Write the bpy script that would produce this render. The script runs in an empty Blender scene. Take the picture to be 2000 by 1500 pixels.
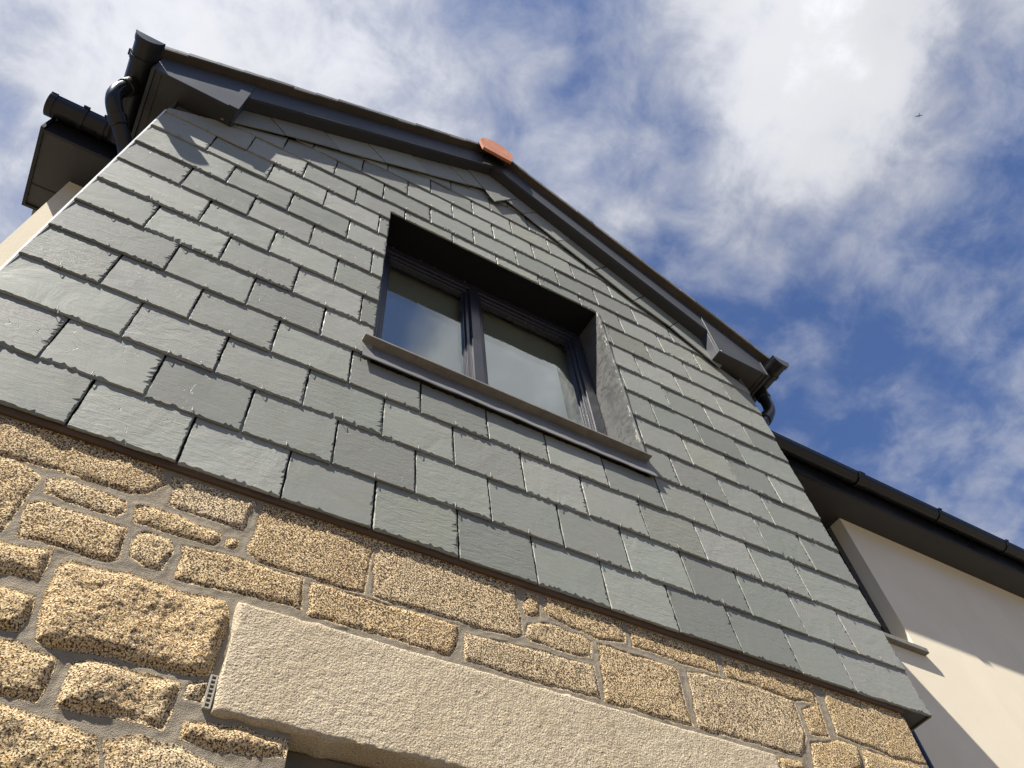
import bpy, bmesh, math, random
import numpy as np
from mathutils import Vector, Matrix, noise as mnoise

random.seed(7)
rng = np.random.default_rng(11)
scene = bpy.context.scene
col = scene.collection

# ------------------------------------------------------------------ camera
cam_data = bpy.data.cameras.new("camera")
cam = bpy.data.objects.new("camera", cam_data)
col.objects.link(cam)
cam_data.sensor_width = 36.0
cam_data.lens = 1525.1 / 2000.0 * 36.0
cam_data.clip_start = 0.05
cam_data.clip_end = 2000.0
RX = (0.86443828, -0.49728923, -0.07382335)     # picture right
RD = (0.37382677, 0.73399708, -0.56701132)      # picture down
RF = (0.33615475, 0.46254914, 0.8203952)        # view direction
cam.matrix_world = Matrix(((RX[0], -RD[0], -RF[0], 0.0),
                           (RX[1], -RD[1], -RF[1], -1.4803),
                           (RX[2], -RD[2], -RF[2], 1.6),
                           (0, 0, 0, 1)))
scene.camera = cam

# ------------------------------------------------------------------ exposure, sun, sky
vs = scene.view_settings
vs.view_transform = 'Standard'
vs.look = 'None'
vs.gamma = 1.0
vs.exposure = 1.3
vs.use_curve_mapping = False

SUN = Vector((-2.3, -1.0, 3.45)).normalized()    # towards the sun
sun_el = math.asin(SUN.z)
sun_data = bpy.data.lights.new("sun", 'SUN')
sun_data.energy = 5.0
sun_data.angle = math.radians(0.55)
sun_data.color = (1.0, 0.95, 0.86)
sun = bpy.data.objects.new("sun", sun_data)
col.objects.link(sun)
sun.rotation_euler = (-SUN).to_track_quat('-Z', 'Y').to_euler()
sun.location = (-10, -6, 16)

world = bpy.data.worlds.new("World")
scene.world = world
world.use_nodes = True
wt = world.node_tree
wt.nodes.clear()


class NT:
    """small helper to write node trees"""
    def __init__(self, tree):
        self.t = tree

    def n(self, typ, **kw):
        nd = self.t.nodes.new(typ)
        for k, v in kw.items():
            setattr(nd, k, v)
        return nd

    def link(self, a, b):
        self.t.links.new(a, b)

    def put(self, sock, v):
        if isinstance(v, bpy.types.NodeSocket):
            self.link(v, sock)
        elif v is not None:
            if isinstance(v, (tuple, list)) and len(v) == 3 and sock.type == 'RGBA':
                v = (*v, 1.0)
            sock.default_value = v

    def m(self, op, a, b=None, c=None, clamp=False):
        nd = self.n('ShaderNodeMath', operation=op, use_clamp=clamp)
        self.put(nd.inputs[0], a)
        if b is not None:
            self.put(nd.inputs[1], b)
        if c is not None:
            self.put(nd.inputs[2], c)
        return nd.outputs[0]

    def v(self, op, a, b=None, scale=None):
        nd = self.n('ShaderNodeVectorMath', operation=op)
        self.put(nd.inputs[0], a)
        if b is not None:
            self.put(nd.inputs[1], b)
        if scale is not None:
            self.put(nd.inputs['Scale'], scale)
        return nd.outputs['Value'] if op in ('DOT_PRODUCT', 'LENGTH', 'DISTANCE') else nd.outputs[0]

    def noise(self, vec, scale, detail=4.0, rough=0.5, dist=0.0, w=None):
        nd = self.n('ShaderNodeTexNoise')
        if w is not None:
            nd.noise_dimensions = '4D'
            self.put(nd.inputs['W'], w)
        self.put(nd.inputs['Vector'], vec)
        nd.inputs['Scale'].default_value = scale
        nd.inputs['Detail'].default_value = detail
        nd.inputs['Roughness'].default_value = rough
        nd.inputs['Distortion'].default_value = dist
        return nd.outputs['Fac']

    def ramp(self, f, a, b, lo=0.0, hi=1.0, smooth=True):
        nd = self.n('ShaderNodeMapRange')
        nd.interpolation_type = 'SMOOTHSTEP' if smooth else 'LINEAR'
        self.put(nd.inputs[0], f)
        for i, x in enumerate((a, b, lo, hi)):
            self.put(nd.inputs[1 + i], x)
        return nd.outputs[0]

    def mix(self, f, a, b, mode='MIX'):
        nd = self.n('ShaderNodeMix', data_type='RGBA', blend_type=mode)
        self.put(nd.inputs[0], f)
        self.put(nd.inputs[6], a)
        self.put(nd.inputs[7], b)
        return nd.outputs[2]

    def bump(self, h, strength=0.5, dist=0.01, normal=None):
        nd = self.n('ShaderNodeBump')
        nd.inputs['Strength'].default_value = strength
        nd.inputs['Distance'].default_value = dist
        self.put(nd.inputs['Height'], h)
        if normal is not None:
            self.link(normal, nd.inputs['Normal'])
        return nd.outputs[0]


W = NT(wt)
sky = W.n('ShaderNodeTexSky', sky_type='NISHITA')
sky.sun_disc = False
sky.sun_elevation = sun_el
sky.sun_rotation = math.atan2(SUN.x, SUN.y)
sky.air_density = 1.0
sky.dust_density = 0.6
sky.ozone_density = 2.0
tc = W.n('ShaderNodeTexCoord')
d = tc.outputs['Generated']
sep = W.n('ShaderNodeSeparateXYZ')
W.link(d, sep.inputs[0])
hz = W.m('ADD', W.m('MAXIMUM', sep.outputs['Z'], 0.0), 0.22)
pxy = W.n('ShaderNodeCombineXYZ')
W.link(W.m('DIVIDE', sep.outputs['X'], hz), pxy.inputs[0])
W.link(W.m('DIVIDE', sep.outputs['Y'], hz), pxy.inputs[1])
pv = pxy.outputs[0]
# clouds: layered noise in a flat layer overhead, thickened or thinned in some quarters of the sky
CLOUD_BANKS = [
    # direction, sharpness, weight
    ((0.455, 0.005, 0.89), 44.0, 0.30), ((0.53, 0.02, 0.848), 90.0, 0.20), ((0.40, 0.03, 0.916), 90.0, 0.22), ((0.58, -0.16, 0.80), 60.0, -0.30), ((0.62, 0.20, 0.76), 34.0, -0.13),
    ((-0.158, 0.284, 0.946), 24.0, 0.50), ((-0.30, 0.42, 0.85), 16.0, 0.22),
    ((0.06, 0.196, 0.979), 40.0, 0.12), ((0.30, 0.20, 0.93), 60.0, 0.10),
    ((0.254, 0.05, 0.966), 130.0, -0.22), ((0.417, 0.118, 0.901), 260.0, -0.20), ((0.36, 0.09, 0.928), 260.0, -0.14),
    ((0.62, 0.27, 0.735), 60.0, -0.10), ((0.70, 0.10, 0.70), 20.0, 0.10), ((0.632, -0.05, 0.774), 60.0, -0.10),
    ((0.10, -0.48, 0.872), 150.0, -1.9), ((0.34, -0.42, 0.845), 14.0, 1.35), ((0.0, -0.95, 0.3), 2.5, -0.40),
    ((0.80, 0.25, 0.55), 30.0, 0.14), ((0.45, 0.27, 0.85), 110.0, 0.06),
]
bias = 0.0
for dr, k, wgt in CLOUD_BANKS:
    dv = Vector(dr).normalized()
    dt = W.v('DOT_PRODUCT', d, tuple(dv))
    e = W.m('EXPONENT', W.m('MULTIPLY', W.m('SUBTRACT', dt, 1.0), k))
    bias = W.m('MULTIPLY_ADD', e, wgt, bias)
n_big = W.noise(pv, 3.6, 9.0, 0.60, 0.25)
n_fine = W.noise(pv, 14.0, 8.0, 0.60, 0.3)
dens = W.m('ADD', W.m('MULTIPLY', n_big, 0.90), W.m('MULTIPLY', n_fine, 0.78))
dens = W.m('ADD', dens, W.m('MULTIPLY_ADD', bias, 0.85, -0.40))
mask = W.ramp(dens, 0.30, 0.92, 0.08, 1.0)
thick = W.ramp(dens, 0.60, 1.15, 0.0, 1.0)
bright = W.ramp(dens, 1.22, 1.90, 1.0, 2.0)
sun_dot = W.v('DOT_PRODUCT', d, tuple(SUN))
glow = W.m('EXPONENT', W.m('MULTIPLY', W.m('SUBTRACT', sun_dot, 1.0), 4.0))
shade = W.noise(pv, 4.2, 5.0, 0.5, 0.2)
cl_b = W.m('MULTIPLY', W.ramp(thick, 0.0, 1.0, 2.4, 3.4), W.ramp(shade, 0.3, 0.7, 0.93, 1.05))
cl_b = W.m('MULTIPLY', cl_b, bright)
cl_b = W.m('MULTIPLY', cl_b, W.m('MULTIPLY_ADD', glow, 0.5, 1.0))
cl_c = W.mix(thick, (0.86, 0.92, 1.10), (0.98, 0.985, 1.03))
cl_vec = W.v('SCALE', cl_c, scale=cl_b)
sky_c = W.mix(1.0, sky.outputs[0], (0.25, 0.40, 0.62), 'MULTIPLY')
sky_mix = W.mix(mask, sky_c, cl_vec)
# low sky, out of frame, is dimmed to cut fill light on the wall
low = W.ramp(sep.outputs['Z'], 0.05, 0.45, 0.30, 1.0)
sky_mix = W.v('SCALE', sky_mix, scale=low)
bg = W.n('ShaderNodeBackground')
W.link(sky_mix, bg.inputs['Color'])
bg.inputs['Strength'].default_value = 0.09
wo = W.n('ShaderNodeOutputWorld')
W.link(bg.outputs[0], wo.inputs['Surface'])

# ------------------------------------------------------------------ mesh helpers
class MB:
    def __init__(self):
        self.v, self.f, self.mi = [], [], []

    def quad(self, a, b, c, d, mi=0):
        k = len(self.v)
        self.v += [a, b, c, d]
        self.f.append((k, k + 1, k + 2, k + 3))
        self.mi.append(mi)

    def box(self, x0, x1, y0, y1, z0, z1, mi=0):
        k = len(self.v)
        for z in (z0, z1):
            self.v += [(x0, y0, z), (x1, y0, z), (x1, y1, z), (x0, y1, z)]
        for q in ((0, 3, 2, 1), (4, 5, 6, 7), (0, 1, 5, 4), (1, 2, 6, 5), (2, 3, 7, 6), (3, 0, 4, 7)):
            self.f.append(tuple(k + i for i in q))
            self.mi.append(mi)

    def prism(self, pts, y0, y1, mi=0):
        """pts: (x, z) polygon, extruded along y"""
        a = sum(pts[i][0] * pts[(i + 1) % len(pts)][1] - pts[(i + 1) % len(pts)][0] * pts[i][1] for i in range(len(pts)))
        if a < 0:
            pts = pts[::-1]
        k, n = len(self.v), len(pts)
        self.v += [(x, y0, z) for x, z in pts] + [(x, y1, z) for x, z in pts]
        self.f.append(tuple(range(k, k + n)))
        self.f.append(tuple(range(k + 2 * n - 1, k + n - 1, -1)))
        self.mi += [mi, mi]
        for i in range(n):
            j = (i + 1) % n
            self.f.append((k + i, k + n + i, k + n + j, k + j))
            self.mi.append(mi)

    def tube(self, path, r, seg=16, mi=0, caps=True):
        """round tube along a list of points; r a number or a list"""
        P = [Vector(p) for p in path]
        rr = r if isinstance(r, (list, tuple)) else [r] * len(P)
        k = len(self.v)
        prev = None
        for i, p in enumerate(P):
            t = (P[min(i + 1, len(P) - 1)] - P[max(i - 1, 0)]).normalized()
            if prev is None:
                u = t.orthogonal().normalized()
            else:
                u = (prev - t * prev.dot(t)).normalized()
            prev = u
            w = t.cross(u)
            for s in range(seg):
                a = 2 * math.pi * s / seg
                self.v.append(tuple(p + (u * math.cos(a) + w * math.sin(a)) * rr[i]))
        for i in range(len(P) - 1):
            for s in range(seg):
                s2 = (s + 1) % seg
                self.f.append((k + i * seg + s, k + i * seg + s2, k + (i + 1) * seg + s2, k + (i + 1) * seg + s))
                self.mi.append(mi)
        if caps:
            self.f.append(tuple(k + s for s in range(seg))[::-1])
            self.f.append(tuple(k + (len(P) - 1) * seg + s for s in range(seg)))
            self.mi += [mi, mi]

    def build(self, name, mats, parent=None, smooth=False, bevel=0.0):
        me = bpy.data.meshes.new(name)
        me.from_pydata([tuple(map(float, p)) for p in self.v], [], self.f)
        for m_ in (mats if isinstance(mats, (list, tuple)) else [mats]):
            me.materials.append(m_)
        me.polygons.foreach_set('material_index', self.mi)
        if smooth:
            me.polygons.foreach_set('use_smooth', [True] * len(self.f))
        me.update()
        o = bpy.data.objects.new(name, me)
        col.objects.link(o)
        o.parent = parent
        if bevel:
            b = o.modifiers.new('bevel', 'BEVEL')
            b.width = bevel
            b.segments = 2
            b.limit_method = 'ANGLE'
            b.angle_limit = math.radians(40)
        return o


def empty(name, loc=(0, 0, 0), parent=None):
    o = bpy.data.objects.new(name, None)
    o.empty_display_size = 0.3
    col.objects.link(o)
    o.location = loc
    o.parent = parent
    return o


def smooth_by_angle(o, ang=40):
    me = o.data
    bm = bmesh.new()
    bm.from_mesh(me)
    for e in bm.edges:
        if len(e.link_faces) == 2 and e.calc_face_angle(0) > math.radians(ang):
            e.smooth = False
    for f in bm.faces:
        f.smooth = True
    bm.to_mesh(me)
    bm.free()
    me.update()

# ------------------------------------------------------------------ materials
def material(name):
    m_ = bpy.data.materials.new(name)
    m_.use_nodes = True
    m_.node_tree.nodes.clear()
    t = NT(m_.node_tree)
    p = t.n('ShaderNodeBsdfPrincipled')
    o = t.n('ShaderNodeOutputMaterial')
    t.link(p.outputs[0], o.inputs['Surface'])
    g = t.n('ShaderNodeTexCoord').outputs['Object']
    return m_, t, p, g


def plain(name, c, rough=0.5, grain=0.12, scale=30.0, bump=0.15, spec=0.5, streak=0.0):
    """painted, plastic or metal surface with slight mottling, dust and scuffs"""
    m_, t, p, g = material(name)
    a = t.noise(g, scale, 6.0, 0.6)
    b = t.noise(g, scale * 0.13, 4.0, 0.6, 0.4)
    f = t.m('MULTIPLY', t.ramp(a, 0.25, 0.75, 1 - grain, 1 + grain), t.ramp(b, 0.3, 0.7, 1 - grain, 1 + grain))
    cc = t.mix(1.0, c, t.v('SCALE', (1.0, 1.0, 1.0), scale=f), 'MULTIPLY')
    dust = t.ramp(t.noise(g, scale * 4.0, 3.0, 0.7), 0.60, 0.78, 0.0, 0.22 + streak)
    cc = t.mix(dust, cc, tuple(min(1.0, x * 1.6 + 0.03) for x in c))
    t.link(cc, p.inputs['Base Color'])
    t.put(p.inputs['Roughness'], t.ramp(b, 0.3, 0.7, rough - 0.07, rough + 0.10))
    p.inputs['Specular IOR Level'].default_value = spec
    t.link(t.bump(a, bump, 0.002), p.inputs['Normal'])
    return m_


M = {}


def slate_material():
    m_, t, p, g = material('slate')
    at = t.n('ShaderNodeAttribute')
    at.attribute_name = 'rnd'
    sp = t.n('ShaderNodeSeparateColor')
    t.link(at.outputs['Color'], sp.inputs[0])
    r1, r2, r3 = sp.outputs[0], sp.outputs[1], sp.outputs[2]
    off = t.v('SCALE', at.outputs['Vector'], scale=37.0)
    pos = t.v('ADD', g, off)
    tone = t.ramp(r1, 0.0, 1.0, 0.68, 1.06, False)
    base = t.mix(r2, (0.218, 0.229, 0.194), (0.236, 0.234, 0.207))
    base = t.mix(t.ramp(r3, 0.86, 1.0, 0.0, 0.7), base, (0.24, 0.24, 0.19))
    blot = t.noise(pos, 7.0, 5.0, 0.55, 0.6)
    base = t.mix(t.ramp(blot, 0.38, 0.68, 0.0, 0.40), base, (0.206, 0.228, 0.205))
    blot2 = t.noise(pos, 15.0, 4.0, 0.55, 0.2, w=3.0)
    base = t.mix(t.ramp(blot2, 0.52, 0.72, 0.0, 0.45), base, (0.252, 0.242, 0.226))
    # fleck and small dark specks
    fl = t.noise(pos, 240.0, 3.0, 0.6)
    sp2 = t.noise(pos, 60.0, 2.0, 0.5, w=9.0)
    base = t.mix(t.ramp(sp2, 0.69, 0.78, 0.0, 0.35), base, (0.13, 0.14, 0.13))
    f = t.m('MULTIPLY', tone, t.ramp(fl, 0.25, 0.75, 0.94, 1.06))
    base = t.mix(1.0, base, t.v('SCALE', (1.0, 1.0, 1.0), scale=f), 'MULTIPLY')
    # riven surface: shallow waves and a few split lines
    wv = t.noise(pos, 5.0, 6.0, 0.52, 1.1)
    stretched = t.n('ShaderNodeMapping')
    stretched.inputs['Scale'].default_value = (1.0, 1.0, 3.2)
    t.link(pos, stretched.inputs[0])
    rv = t.noise(stretched.outputs[0], 22.0, 5.0, 0.62, 0.8)
    ln = t.noise(pos, 5.5, 3.5, 0.5, 1.6, w=4.0)
    stepf = t.m('FRACT', t.m('MULTIPLY', ln, 9.0))
    edge = t.ramp(stepf, 0.0, 0.06, 0.0, 1.0)
    keep = t.ramp(t.noise(pos, 9.0, 2.0, 0.5, w=12.0), 0.55, 0.62, 0.0, 1.0)
    keep = t.m('MULTIPLY', keep, t.ramp(r2, 0.25, 0.6, 0.0, 1.0))
    line = t.m('MULTIPLY', t.m('SUBTRACT', 1.0, t.m('ABSOLUTE', t.m('SUBTRACT', t.m('MULTIPLY', edge, 2.0), 1.0))), keep)
    h = t.m('ADD', t.m('MULTIPLY', wv, t.ramp(r1, 0.0, 1.0, 0.35, 0.95, False)), t.m('MULTIPLY', rv, t.ramp(r3, 0.0, 1.0, 0.10, 0.46, False)))
    h = t.m('SUBTRACT', h, t.m('MULTIPLY', line, 0.30))
    t.link(base, p.inputs['Base Color'])
    t.put(p.inputs['Roughness'], t.ramp(blot, 0.3, 0.7, 0.50, 0.66))
    p.inputs['Specular IOR Level'].default_value = 0.32
    t.link(t.bump(h, 0.80, 0.006, t.bump(fl, 0.15, 0.0008)), p.inputs['Normal'])
    return m_


def granite_material():
    """stones and mortar of the wall: the 'mask' attribute says which is which"""
    m_, t, p, g = material('granite_and_mortar')
    at = t.n('ShaderNodeAttribute')
    at.attribute_name = 'stone'
    sp = t.n('ShaderNodeSeparateColor')
    t.link(at.outputs['Color'], sp.inputs[0])
    mask, sid, rgh = sp.outputs[0], sp.outputs[1], sp.outputs[2]
    big = t.noise(g, 7.0, 5.0, 0.6, 0.5)
    g1 = t.noise(g, 290.0, 3.0, 0.65)
    g2 = t.noise(g, 250.0, 4.0, 0.7, w=5.0)
    g3 = t.noise(g, 420.0, 2.0, 0.6, w=2.0)
    tan = t.mix(t.ramp(big, 0.35, 0.65), (0.46, 0.315, 0.145), (0.54, 0.415, 0.225))
    tan = t.mix(t.ramp(sid, 0.0, 1.0, 0.0, 0.55, False), tan, (0.47, 0.325, 0.155))
    s2 = t.m('FRACT', t.m('MULTIPLY', sid, 7.31))
    tan = t.mix(t.ramp(s2, 0.55, 1.0, 0.0, 0.75), tan, (0.49, 0.415, 0.30))
    tan = t.mix(t.ramp(s2, 0.0, 0.30, 0.65, 0.0), tan, (0.40, 0.265, 0.12))
    stain = t.noise(g, 3.6, 5.0, 0.65, 0.8, w=13.0)
    tan = t.mix(t.ramp(stain, 0.50, 0.68, 0.0, 0.6), tan, (0.35, 0.235, 0.12))
    ochre = t.ramp(t.noise(g, 12.0, 4.0, 0.6, w=7.0), 0.52, 0.68, 0.0, 0.55)
    tan = t.mix(t.m('MULTIPLY', ochre, t.ramp(rgh, 0.1, 0.9, 0.45, 1.0)), tan, (0.44, 0.275, 0.075))
    pale = t.mix(t.ramp(g1, 0.46, 0.58), tan, (0.70, 0.58, 0.40))
    dk = t.ramp(g2, t.ramp(rgh, 0.0, 1.0, 0.465, 0.50, False), t.ramp(rgh, 0.0, 1.0, 0.505, 0.545, False))
    spk = t.mix(t.m('MULTIPLY', dk, 1.0), pale, (0.05, 0.03, 0.015))
    spk = t.mix(t.ramp(g3, 0.58, 0.72, 0.0, 0.5), spk, (0.58, 0.48, 0.36))
    spk = t.mix(1.0, spk, (1.24, 1.20, 1.12), 'MULTIPLY')
    mn = t.noise(g, 45.0, 6.0, 0.65, w=1.0)
    mbig = t.noise(g, 5.0, 4.0, 0.6, w=6.0)
    mort = t.mix(t.ramp(mn, 0.3, 0.7), (0.235, 0.195, 0.140), (0.29, 0.245, 0.18))
    mort = t.mix(t.ramp(mbig, 0.35, 0.65, 0.0, 0.5), mort, (0.25, 0.22, 0.175))
    mort = t.mix(t.ramp(t.noise(g, 300.0, 3.0, 0.65, w=8.0), 0.52, 0.68, 0.0, 0.6), mort, (0.16, 0.13, 0.10))
    mk = t.ramp(t.m('ADD', mask, t.m('MULTIPLY', t.m('SUBTRACT', g1, 0.5), 0.3)), 0.40, 0.58)
    t.link(t.mix(mk, mort, spk), p.inputs['Base Color'])
    p.inputs['Roughness'].default_value = 0.88
    p.inputs['Specular IOR Level'].default_value = 0.2
    hs = t.m('ADD', t.m('ADD', t.m('MULTIPLY', g1, 1.0), t.m('MULTIPLY', g2, 0.9)), t.m('MULTIPLY', t.noise(g, 110.0, 3.0, 0.6, w=11.0), t.m('MULTIPLY', rgh, 1.2)))
    hs = t.m('MULTIPLY', hs, t.ramp(rgh, 0.0, 1.0, 0.35, 1.0, False))
    hh = t.m('ADD', t.m('MULTIPLY', hs, mk), t.m('MULTIPLY', t.m('ADD', t.m('MULTIPLY', mn, 0.5), t.m('MULTIPLY', g3, 0.6)), t.m('SUBTRACT', 1.0, mk)))
    t.link(t.bump(hh, 0.9, 0.006), p.inputs['Normal'])
    return m_


def lintel_material():
    m_, t, p, g = material('cast_lintel')
    a = t.noise(g, 190.0, 3.0, 0.6, 0.3)
    b = t.noise(g, 6.0, 4.0, 0.6)
    pit = t.noise(g, 38.0, 3.0, 0.6, w=4.0)
    c = t.mix(t.ramp(b, 0.3, 0.7), (0.50, 0.415, 0.285), (0.55, 0.465, 0.335))
    c = t.mix(t.ramp(a, 0.30, 0.48, 0.6, 0.0), c, (0.33, 0.26, 0.18))
    c = t.mix(t.ramp(pit, 0.67, 0.75, 0.0, 0.4), c, (0.33, 0.26, 0.18))
    mp = t.n('ShaderNodeMapping')
    mp.inputs['Scale'].default_value = (9.0, 9.0, 1.6)
    t.link(g, mp.inputs[0])
    drip = t.noise(mp.outputs[0], 2.2, 5.0, 0.6, 0.3, w=2.0)
    c = t.mix(t.ramp(drip, 0.50, 0.72, 0.0, 0.32), c, (0.34, 0.27, 0.185))
    st = t.noise(g, 13.0, 3.0, 0.5, w=8.0)
    c = t.mix(t.ramp(st, 0.64, 0.74, 0.0, 0.16), c, (0.55, 0.36, 0.25))
    t.link(c, p.inputs['Base Color'])
    p.inputs['Roughness'].default_value = 0.9
    p.inputs['Specular IOR Level'].default_value = 0.15
    h = t.m('SUBTRACT', a, t.m('MULTIPLY', t.ramp(pit, 0.62, 0.74), 0.5))
    t.link(t.bump(h, 1.0, 0.010), p.inputs['Normal'])
    return m_


def lead_material():
    m_, t, p, g = material('lead_sheet')
    a = t.noise(g, 26.0, 5.0, 0.6, 1.2)
    b = t.noise(g, 9.0, 3.0, 0.6, 0.8, w=3.0)
    c = t.mix(t.ramp(a, 0.42, 0.58), (0.060, 0.060, 0.060), (0.088, 0.087, 0.084))
    c = t.mix(t.ramp(b, 0.45, 0.62, 0.0, 0.5), c, (0.07, 0.07, 0.07))
    t.link(c, p.inputs['Base Color'])
    t.put(p.inputs['Roughness'], t.ramp(a, 0.4, 0.6, 0.42, 0.65))
    p.inputs['Specular IOR Level'].default_value = 0.15
    t.link(t.bump(t.m('ADD', t.m('MULTIPLY', a, 0.2), b), 0.18, 0.006), p.inputs['Normal'])
    return m_


def render_material():
    m_, t, p, g = material('cream_render')
    a = t.noise(g, 220.0, 3.0, 0.6)
    b = t.noise(g, 1.6, 5.0, 0.6, 0.4)
    c = t.mix(t.ramp(b, 0.3, 0.7), (0.69, 0.615, 0.475), (0.74, 0.665, 0.52))
    mp = t.n('ShaderNodeMapping')
    mp.inputs['Scale'].default_value = (6.0, 6.0, 0.7)
    t.link(g, mp.inputs[0])
    c = t.mix(t.ramp(t.noise(mp.outputs[0], 1.5, 5.0, 0.6, 0.3, w=5.0), 0.5, 0.75, 0.0, 0.22), c, (0.62, 0.53, 0.405))
    c = t.mix(t.ramp(t.noise(g, 9.0, 5.0, 0.65, w=2.0), 0.55, 0.75, 0.0, 0.25), c, (0.64, 0.55, 0.42))
    t.link(c, p.inputs['Base Color'])
    p.inputs['Roughness'].default_value = 0.9
    p.inputs['Specular IOR Level'].default_value = 0.15
    t.link(t.bump(a, 0.3, 0.002), p.inputs['Normal'])
    return m_


def terracotta_material():
    m_, t, p, g = material('terracotta')
    a = t.noise(g, 40.0, 5.0, 0.6)
    b = t.noise(g, 11.0, 4.0, 0.6, 0.8)
    c = t.mix(t.ramp(b, 0.35, 0.65), (0.36, 0.115, 0.052), (0.43, 0.165, 0.085))
    c = t.mix(t.ramp(a, 0.55, 0.72, 0.0, 0.5), c, (0.50, 0.24, 0.15))
    t.link(c, p.inputs['Base Color'])
    p.inputs['Roughness'].default_value = 0.8
    t.link(t.bump(a, 0.4, 0.003), p.inputs['Normal'])
    return m_


def wood_material(name, c1, c2):
    m_, t, p, g = material(name)
    mp = t.n('ShaderNodeMapping')
    mp.inputs['Scale'].default_value = (1.0, 14.0, 14.0)
    t.link(g, mp.inputs[0])
    a = t.noise(mp.outputs[0], 6.0, 5.0, 0.6, 0.6)
    t.link(t.mix(t.ramp(a, 0.3, 0.7), c1, c2), p.inputs['Base Color'])
    p.inputs['Roughness'].default_value = 0.75
    t.link(t.bump(a, 0.3, 0.002), p.inputs['Normal'])
    return m_


def roof_material():
    m_, t, p, g = material('roof_slate')
    b = t.n('ShaderNodeTexBrick')
    mp = t.n('ShaderNodeMapping')
    mp.inputs['Rotation'].default_value = (0.0, 0.0, math.radians(90))
    t.link(g, mp.inputs[0])
    t.link(mp.outputs[0], b.inputs['Vector'])
    b.inputs['Color1'].default_value = (0.075, 0.08, 0.085, 1)
    b.inputs['Color2'].default_value = (0.11, 0.115, 0.12, 1)
    b.inputs['Mortar'].default_value = (0.02, 0.02, 0.02, 1)
    b.inputs['Scale'].default_value = 1.0
    b.inputs['Brick Width'].default_value = 0.27
    b.inputs['Row Height'].default_value = 0.18
    b.inputs['Mortar Size'].default_value = 0.004
    t.link(t.mix(t.ramp(t.noise(g, 30.0, 4.0, 0.6), 0.3, 0.7, 0.0, 0.5), b.outputs[0], (0.10, 0.10, 0.095)), p.inputs['Base Color'])
    p.inputs['Roughness'].default_value = 0.6
    t.link(t.bump(b.outputs['Fac'], -0.5, 0.006), p.inputs['Normal'])
    return m_


def glass_material(name, gain, base):
    m_ = bpy.data.materials.new(name)
    m_.use_nodes = True
    m_.node_tree.nodes.clear()
    t = NT(m_.node_tree)
    o = t.n('ShaderNodeOutputMaterial')
    fr = t.n('ShaderNodeFresnel')
    fr.inputs['IOR'].default_value = 2.4
    tr = t.n('ShaderNodeBsdfTransparent')
    tr.inputs['Color'].default_value = (0.93, 0.96, 0.95, 1)
    gl = t.n('ShaderNodeBsdfGlossy')
    gl.inputs['Roughness'].default_value = 0.0
    gl.inputs['Color'].default_value = (0.94, 1.0, 1.0, 1)
    mx = t.n('ShaderNodeMixShader')
    front = t.m('SUBTRACT', 1.0, t.n('ShaderNodeNewGeometry').outputs['Backfacing'])    # the sheet reflects at its outer face
    t.link(t.m('MULTIPLY', t.m('MULTIPLY_ADD', fr.outputs[0], gain, base, clamp=True), front), mx.inputs[0])
    t.link(tr.outputs[0], mx.inputs[1])
    t.link(gl.outputs[0], mx.inputs[2])
    t.link(mx.outputs[0], o.inputs['Surface'])
    return m_


def ground_material():
    m_, t, p, g = material('pale_paving')
    b = t.n('ShaderNodeTexBrick')
    t.link(g, b.inputs['Vector'])
    b.inputs['Color1'].default_value = (0.105, 0.086, 0.064, 1)
    b.inputs['Color2'].default_value = (0.125, 0.103, 0.077, 1)
    b.inputs['Mortar'].default_value = (0.10, 0.09, 0.075, 1)
    b.inputs['Scale'].default_value = 1.0
    b.inputs['Brick Width'].default_value = 0.6
    b.inputs['Row Height'].default_value = 0.4
    b.inputs['Mortar Size'].default_value = 0.008
    a = t.noise(g, 60.0, 6.0, 0.65)
    t.link(t.mix(t.ramp(a, 0.3, 0.7, 0.0, 0.45), b.outputs[0], (0.095, 0.08, 0.062)), p.inputs['Base Color'])
    p.inputs['Roughness'].default_value = 0.9
    t.link(t.bump(a, 0.4, 0.004), p.inputs['Normal'])
    return m_


M['slate'] = slate_material()
M['granite'] = granite_material()
M['lintel'] = lintel_material()
M['lead'] = lead_material()
M['render'] = render_material()
M['terracotta'] = terracotta_material()
M['batten'] = wood_material('stained_timber', (0.065, 0.036, 0.016), (0.11, 0.062, 0.027))
M['batten_dark'] = wood_material('dark_timber', (0.045, 0.020, 0.010), (0.08, 0.036, 0.018))
M['undercloak'] = plain('brown_undercloak', (0.058, 0.045, 0.031), 0.8, 0.16, 9.0)
M['roof'] = roof_material()
M['glass'] = glass_material('coated_glass', 1.0, 0.05)
M['clear_glass'] = glass_material('clear_glass', 0.4, 0.02)
M['ground'] = ground_material()
M['grey_upvc'] = plain('grey_upvc_board', (0.040, 0.043, 0.051), 0.52, 0.05, 12.0, 0.05, 0.3)
M['soffit'] = plain('dark_grey_soffit', (0.024, 0.023, 0.023), 0.5, 0.06, 12.0, 0.05)
M['black_upvc'] = plain('black_gutter_plastic', (0.011, 0.011, 0.013), 0.32, 0.10, 20.0, 0.05, 0.35)
M['frame'] = plain('anthracite_window_frame', (0.020, 0.021, 0.029), 0.30, 0.05, 14.0, 0.06)
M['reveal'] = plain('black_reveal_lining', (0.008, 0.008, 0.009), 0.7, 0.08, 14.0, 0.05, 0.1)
M['white_trim'] = plain('white_trim', (0.78, 0.78, 0.78), 0.45, 0.03, 20.0, 0.05)
M['steel'] = plain('steel_wire', (0.15, 0.145, 0.135), 0.45, 0.1, 60.0, 0.05)
M['steel'].node_tree.nodes['Principled BSDF'].inputs['Metallic'].default_value = 0.4
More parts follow.
